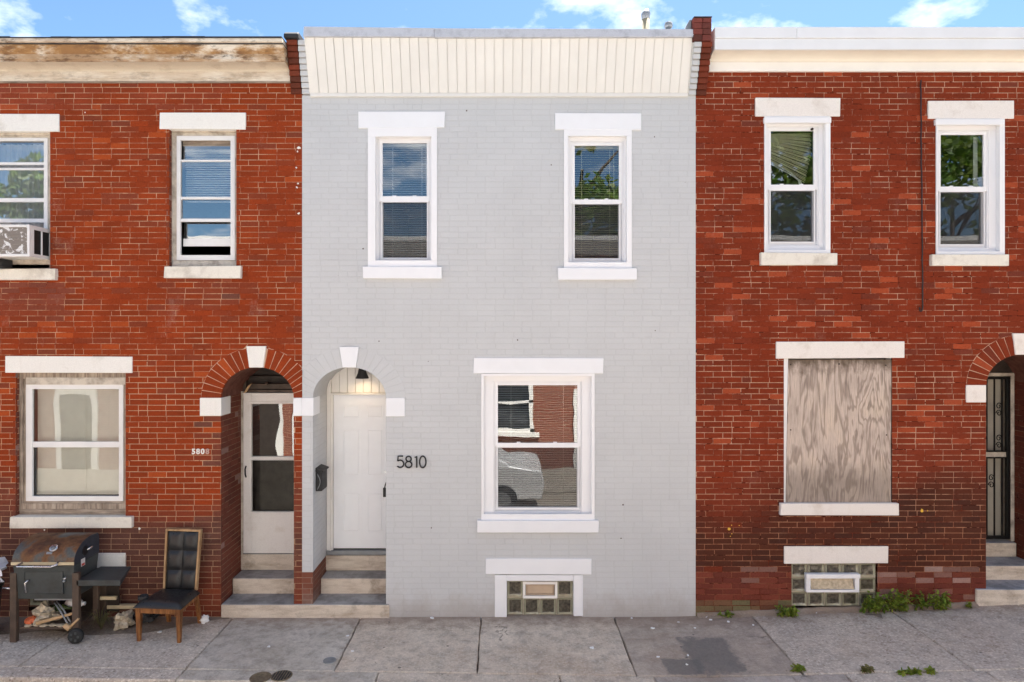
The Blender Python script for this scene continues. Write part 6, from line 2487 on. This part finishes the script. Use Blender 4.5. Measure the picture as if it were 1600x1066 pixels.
# dry spiky plant, foil wad and tape roll by the wall
def spiky(m):
    r = random.Random(4)
    for k in range(46):
        a = r.uniform(0, 6.28)
        l = r.uniform(.12, .26)
        b = Vector((-4.42, -.36, .02))
        d = Vector((math.cos(a), math.sin(a) * .7, 0))
        t = b + d * l * .75 + Vector((0, 0, l * r.uniform(.3, 1)))
        mid = b + d * l * .35 + Vector((0, 0, l * .8))
        m.tube([b, mid, t], [.004, .0035, .001], 4)
simple('dry_grass', 'dry pale spiky grass tuft beside the grill wheel', 'grass tuft', MT['leaf_dry'], spiky)
simple('foil_wad', 'crumpled wad of foil on the ground under the side shelf', 'foil', MT['foil'], lambda m: m.blob((-4.22, -.28, .09), (.10, .08, .08), 9, .6, 16, 12))
simple('scrap_heap', 'dark tangled scrap heap between the side shelf and the chair', 'scrap', MT['black_matte'], lambda m: [m.tube([(-4.15 + .06 * k, -.2, .03 + .02 * k), (-4.05 + .03 * k, -.24, .22 - .02 * k), (-3.98 + .03 * k, -.16, .06 + .03 * k)], .012, 6) for k in range(6)] + [m.blob((-4.05, -.14, .1), (.13, .09, .1), 6, .5, 12, 9)])
simple('tape_roll', 'black ring of tape resting on the seat corner of the chair', 'tape roll', MT['black_matte'], lambda m: m.lathe([(.036, .0), (.05, 0), (.052, .004), (.052, .036), (.05, .04), (.036, .04), (.036, .0)], (-3.88, -.5, .412), 20, 'z', cap=False))
simple('broken_board', 'narrow pale board lying on the dirt behind the grill', 'board', MT['strip'], lambda m: m.box(-4.55, -4.0, -.16, -.10, .16, .2), .004)
# bin with bag at the left edge
bx, by = -5.68, -.52
BN = thing('trash_bin', 'dark red plastic bin with black rim left of the grill', 'bin', (bx, by, 0))
m = MB()
m.lathe([(.001, 0), (.19, .0), (.20, .02), (.235, .56), (.2, .56), (.19, .3), (.001, .28)], (bx, by, 0), 28, cap=False)
m.build('body', MT['maroon'], BN)
m = MB()
m.lathe([(.237, .52), (.25, .525), (.252, .565), (.235, .57), (.225, .55)], (bx, by, 0), 28, cap=False)
m.build('rim', MT['black'], BN)
def bag(m):
    m.blob((bx + .02, by - .01, .70), (.24, .2, .17), 12, .42, 26, 18)
simple('plastic_bag', 'crumpled white plastic bag stuffed in the top of the dark red bin', 'bag', MT['plastic_bag'], bag)
simple('tissue_scrap', 'crumpled white tissue on the pavement near the long bottom step', 'tissue', MT['paper'],
       lambda m: m.blob((*floor_pt(318, 973), .03), (.05, .035, .045), 4, .7, 12, 9))

# =================================================================== small things on the pavement
LG = 'tiny white scraps of litter on the pavement'
rr = random.Random(9)
CORNER = 'tiny white scrap at the wall foot by the gray house corner'
BLOCKS = 'tiny white scrap below the glass blocks of the dark brick house'
PATCHED = 'tiny white scrap lying on the dark patch of pavement'
BUSH = 'tiny white scrap in front of the large bushy weed'
for px, py, lab in ((420, 1011, 'tiny white scrap on the smooth gray slab above the iron covers'), (543, 994, 'tiny white scrap beside the slab joint below the long bottom step'),
                    (551, 1018, 'tiny white scrap beside the slab joint right of the small iron cap'), (1099, 959, CORNER), (1148, 962, CORNER), (1138, 972, CORNER), (1111, 969, CORNER), (1136, 957, CORNER),
                    (1060, 973, 'tiny white scrap just before the gray wall left of the corner'), (1198, 958, 'tiny white scrap just left of the low green weed'),
                    (1177, 977, 'tiny white scrap beside the slab joint right of the dark patch'), (1288, 955, BLOCKS), (1241, 957, BLOCKS), (1320, 948, BLOCKS), (1263, 948, BLOCKS),
                    (1356, 949, BUSH), (1386, 950, BUSH), (925, 1013, 'lone tiny white scrap in the middle of the tan slab below the wide window'),
                    (1075, 1025, PATCHED), (1073, 1039, PATCHED), (1020, 982, 'tiny white scrap on the slab above and left of the dark patch'),
                    (250, 988, 'tiny white scrap on the dirt under the black dining chair'), (676, 965, 'tiny white scrap against the gray wall foot near the stone steps'),
                    (1028, 1027, 'tiny white scrap just left of the dark patch of pavement'), (1086, 982, 'tiny white scrap above the dark patch of pavement'),
                    (985, 962, 'white curl of litter against the gray wall foot at a slab joint')):
    x, y = floor_pt(px, py)
    x, y = floor_pt(px, py, gz(x))
    def f(m, x=x, y=min(y, -.035)):
        n = 7
        s = rr.uniform(.012, .028)
        c = m.vert((x, y, gz(x) + .012))
        rg = [m.vert((x + s * rr.uniform(.6, 1.2) * math.cos(k * 6.283 / n), y + s * rr.uniform(.5, 1.0) * math.sin(k * 6.283 / n), gz(x) + .004 + rr.uniform(0, .008))) for k in range(n)]
        lw = [m.vert((m.v[i].x, m.v[i].y, gz(x) + .001)) for i in rg]
        for k in range(n):
            q = (k + 1) % n
            m.face((c, rg[k], rg[q]))
            m.face((rg[k], lw[k], lw[q], rg[q]))
    simple('paper_scrap', lab, 'litter', MT['paper'], f, group=LG)

for i, (px, py, r_, lab) in enumerate(((407, 1059, .10, 'plain round brown iron cover on the pavement'), (440, 1056.5, .10, 'ribbed round iron cover beside the plain brown one'), (515, 1032.5, .065, 'small dark round iron cap near the pavement joint'))):
    x, y = floor_pt(px, py)
    T = thing('utility_cover', lab, 'cover', (x, y, 0), 'round iron utility covers')
    m = MB()
    m.lathe([(r_, .001), (r_, .006), (r_ * .93, .008), (r_ * .9, .005), (.001, .005)], (x, y, 0), 28, cap=False)
    m.build('plate', MT['cover'] if i < 2 else MT['lead'], T)
    if i == 1:
        for k in range(-3, 4):
            hw_ = math.sqrt(max(0, (r_ * .85) ** 2 - (k * .025) ** 2))
            boxobj('rib', MT['tar'], T, x + k * .025 - .006, x + k * .025 + .006, y - hw_, y + hw_, .0055, .009)
    if i == 2:
        m = MB()
        m.lathe([(.012, .005), (.012, .012), (.001, .013)], (x, y, 0), 8, cap=False)
        m.build('bolt', MT['lead'], T)


def weed(label, x, y, w, h, n, seed, mat='leaf', flat=False):
    r = random.Random(seed)
    z0 = gz(x)
    T = thing('weed', label, 'weed', (x, y, z0), 'weeds along the wall and the pavement joints')
    ms, ml = MB(), MB()
    ms.col = (1, 1, 1)
    nst = max(3, n // 22)
    for k in range(nst):
        bx_ = x + r.uniform(-.42, .42) * w
        a = r.uniform(0, 6.28)
        hh = h * r.uniform(.45, 1.0) * (1 - .5 * abs(bx_ - x) / w)
        tip = Vector((bx_ + math.cos(a) * w * .22, y - abs(math.sin(a)) * w * .18 - .02, z0 + hh))
        base = Vector((bx_, y + r.uniform(-.02, .02), z0))
        mid = (base + tip) / 2 + Vector((r.uniform(-.02, .02), -.01, hh * .12))
        ms.tube([base, mid, tip], [.004, .003, .0015], 5)
        for j in range(n // nst):
            t = r.uniform(.12, 1.0)
            p = base.lerp(mid, t * 2) if t < .5 else mid.lerp(tip, t * 2 - 1)
            L = r.uniform(.026, .062) * (1.0 if not flat else .8)
            d = Vector((r.gauss(0, 1), r.gauss(0, .8) - .35, r.gauss(.15, .5))).normalized()
            sd = d.cross(Vector((r.gauss(0, .3), r.gauss(0, .3), 1))).normalized() * L * .24
            g = r.uniform(.6, 1.35)
            ml.col = (g * r.uniform(.85, 1.25), g, g * .8)
            e = p + d * L * .5
            dr = Vector((0, 0, -L * .12))
            a0, a1, a2, a3, a4, a5 = (ml.vert(q) for q in (p, p + d * L * .3 + sd, p + d * L * .7 + sd * .8 + dr, p + d * L + dr * 2, p + d * L * .7 - sd * .8 + dr, p + d * L * .3 - sd))
            ml.face((a0, a1, a2, a3, a4, a5))
    ms.build('stem', MT['leaf_dry'], T)
    ml.build('leaves', MT[mat], T)


weed('large bushy green weed at the foot of the dark brick beside the glass blocks', mx_(1381), -.07, .44, .31, 700, 1)
weed('leafy weed creeping over the corner of the basement glass blocks', mx_(1352), -.06, .2, .24, 240, 12)
weed('upright green weed sprouting from the wall nearer the stone steps', mx_(1456), -.06, .22, .27, 320, 2)
weed('pale thin weed between the bushy and the upright weed', mx_(1430), -.06, .13, .26, 120, 3)
weed('low green weed at the wall foot left of the glass block window', mx_(1222), -.08, .24, .15, 240, 4)
weed('small flat leaved weed right beside the bottom stone step', mx_(1505), -.05, .13, .10, 60, 5, flat=True)
weed('tiny mossy tuft at the wall foot near the gray house corner', mx_(1128), -.03, .20, .07, 60, 11)
for (px, py, w_, h_, n_, lab, mt) in ((1241, 1047, .11, .09, 90, 'green tuft in the joint in front of the dark patched slab', 'leaf'), (1353, 1047, .12, .08, 90, 'yellowish tuft between two green tufts along the kerb joint', 'leaf_dry'),
                                  (1418, 1049, .22, .06, 130, 'widest dark green tuft along the kerb joint', 'leaf'), (1452, 1048, .12, .05, 60, 'small sparse tuft right beside the widest kerb tuft', 'leaf')):
    x, y = floor_pt(px, py)
    x, y = floor_pt(px, py, gz(x))
    weed(lab, x, y, w_ * .85, h_ * .8, n_, int(px), mt)
x, y = floor_pt(1370, 966, .07)
m = MB()
m.face([m.vert((x + a, y + b, gz(x) + .004)) for a, b in ((-.12, .06), (-.02, .02), (.03, -.07), (.05, -.02), (.07, .02), (.08, .07))][::-1])
m.build('stain', MT['dirt'], pave)
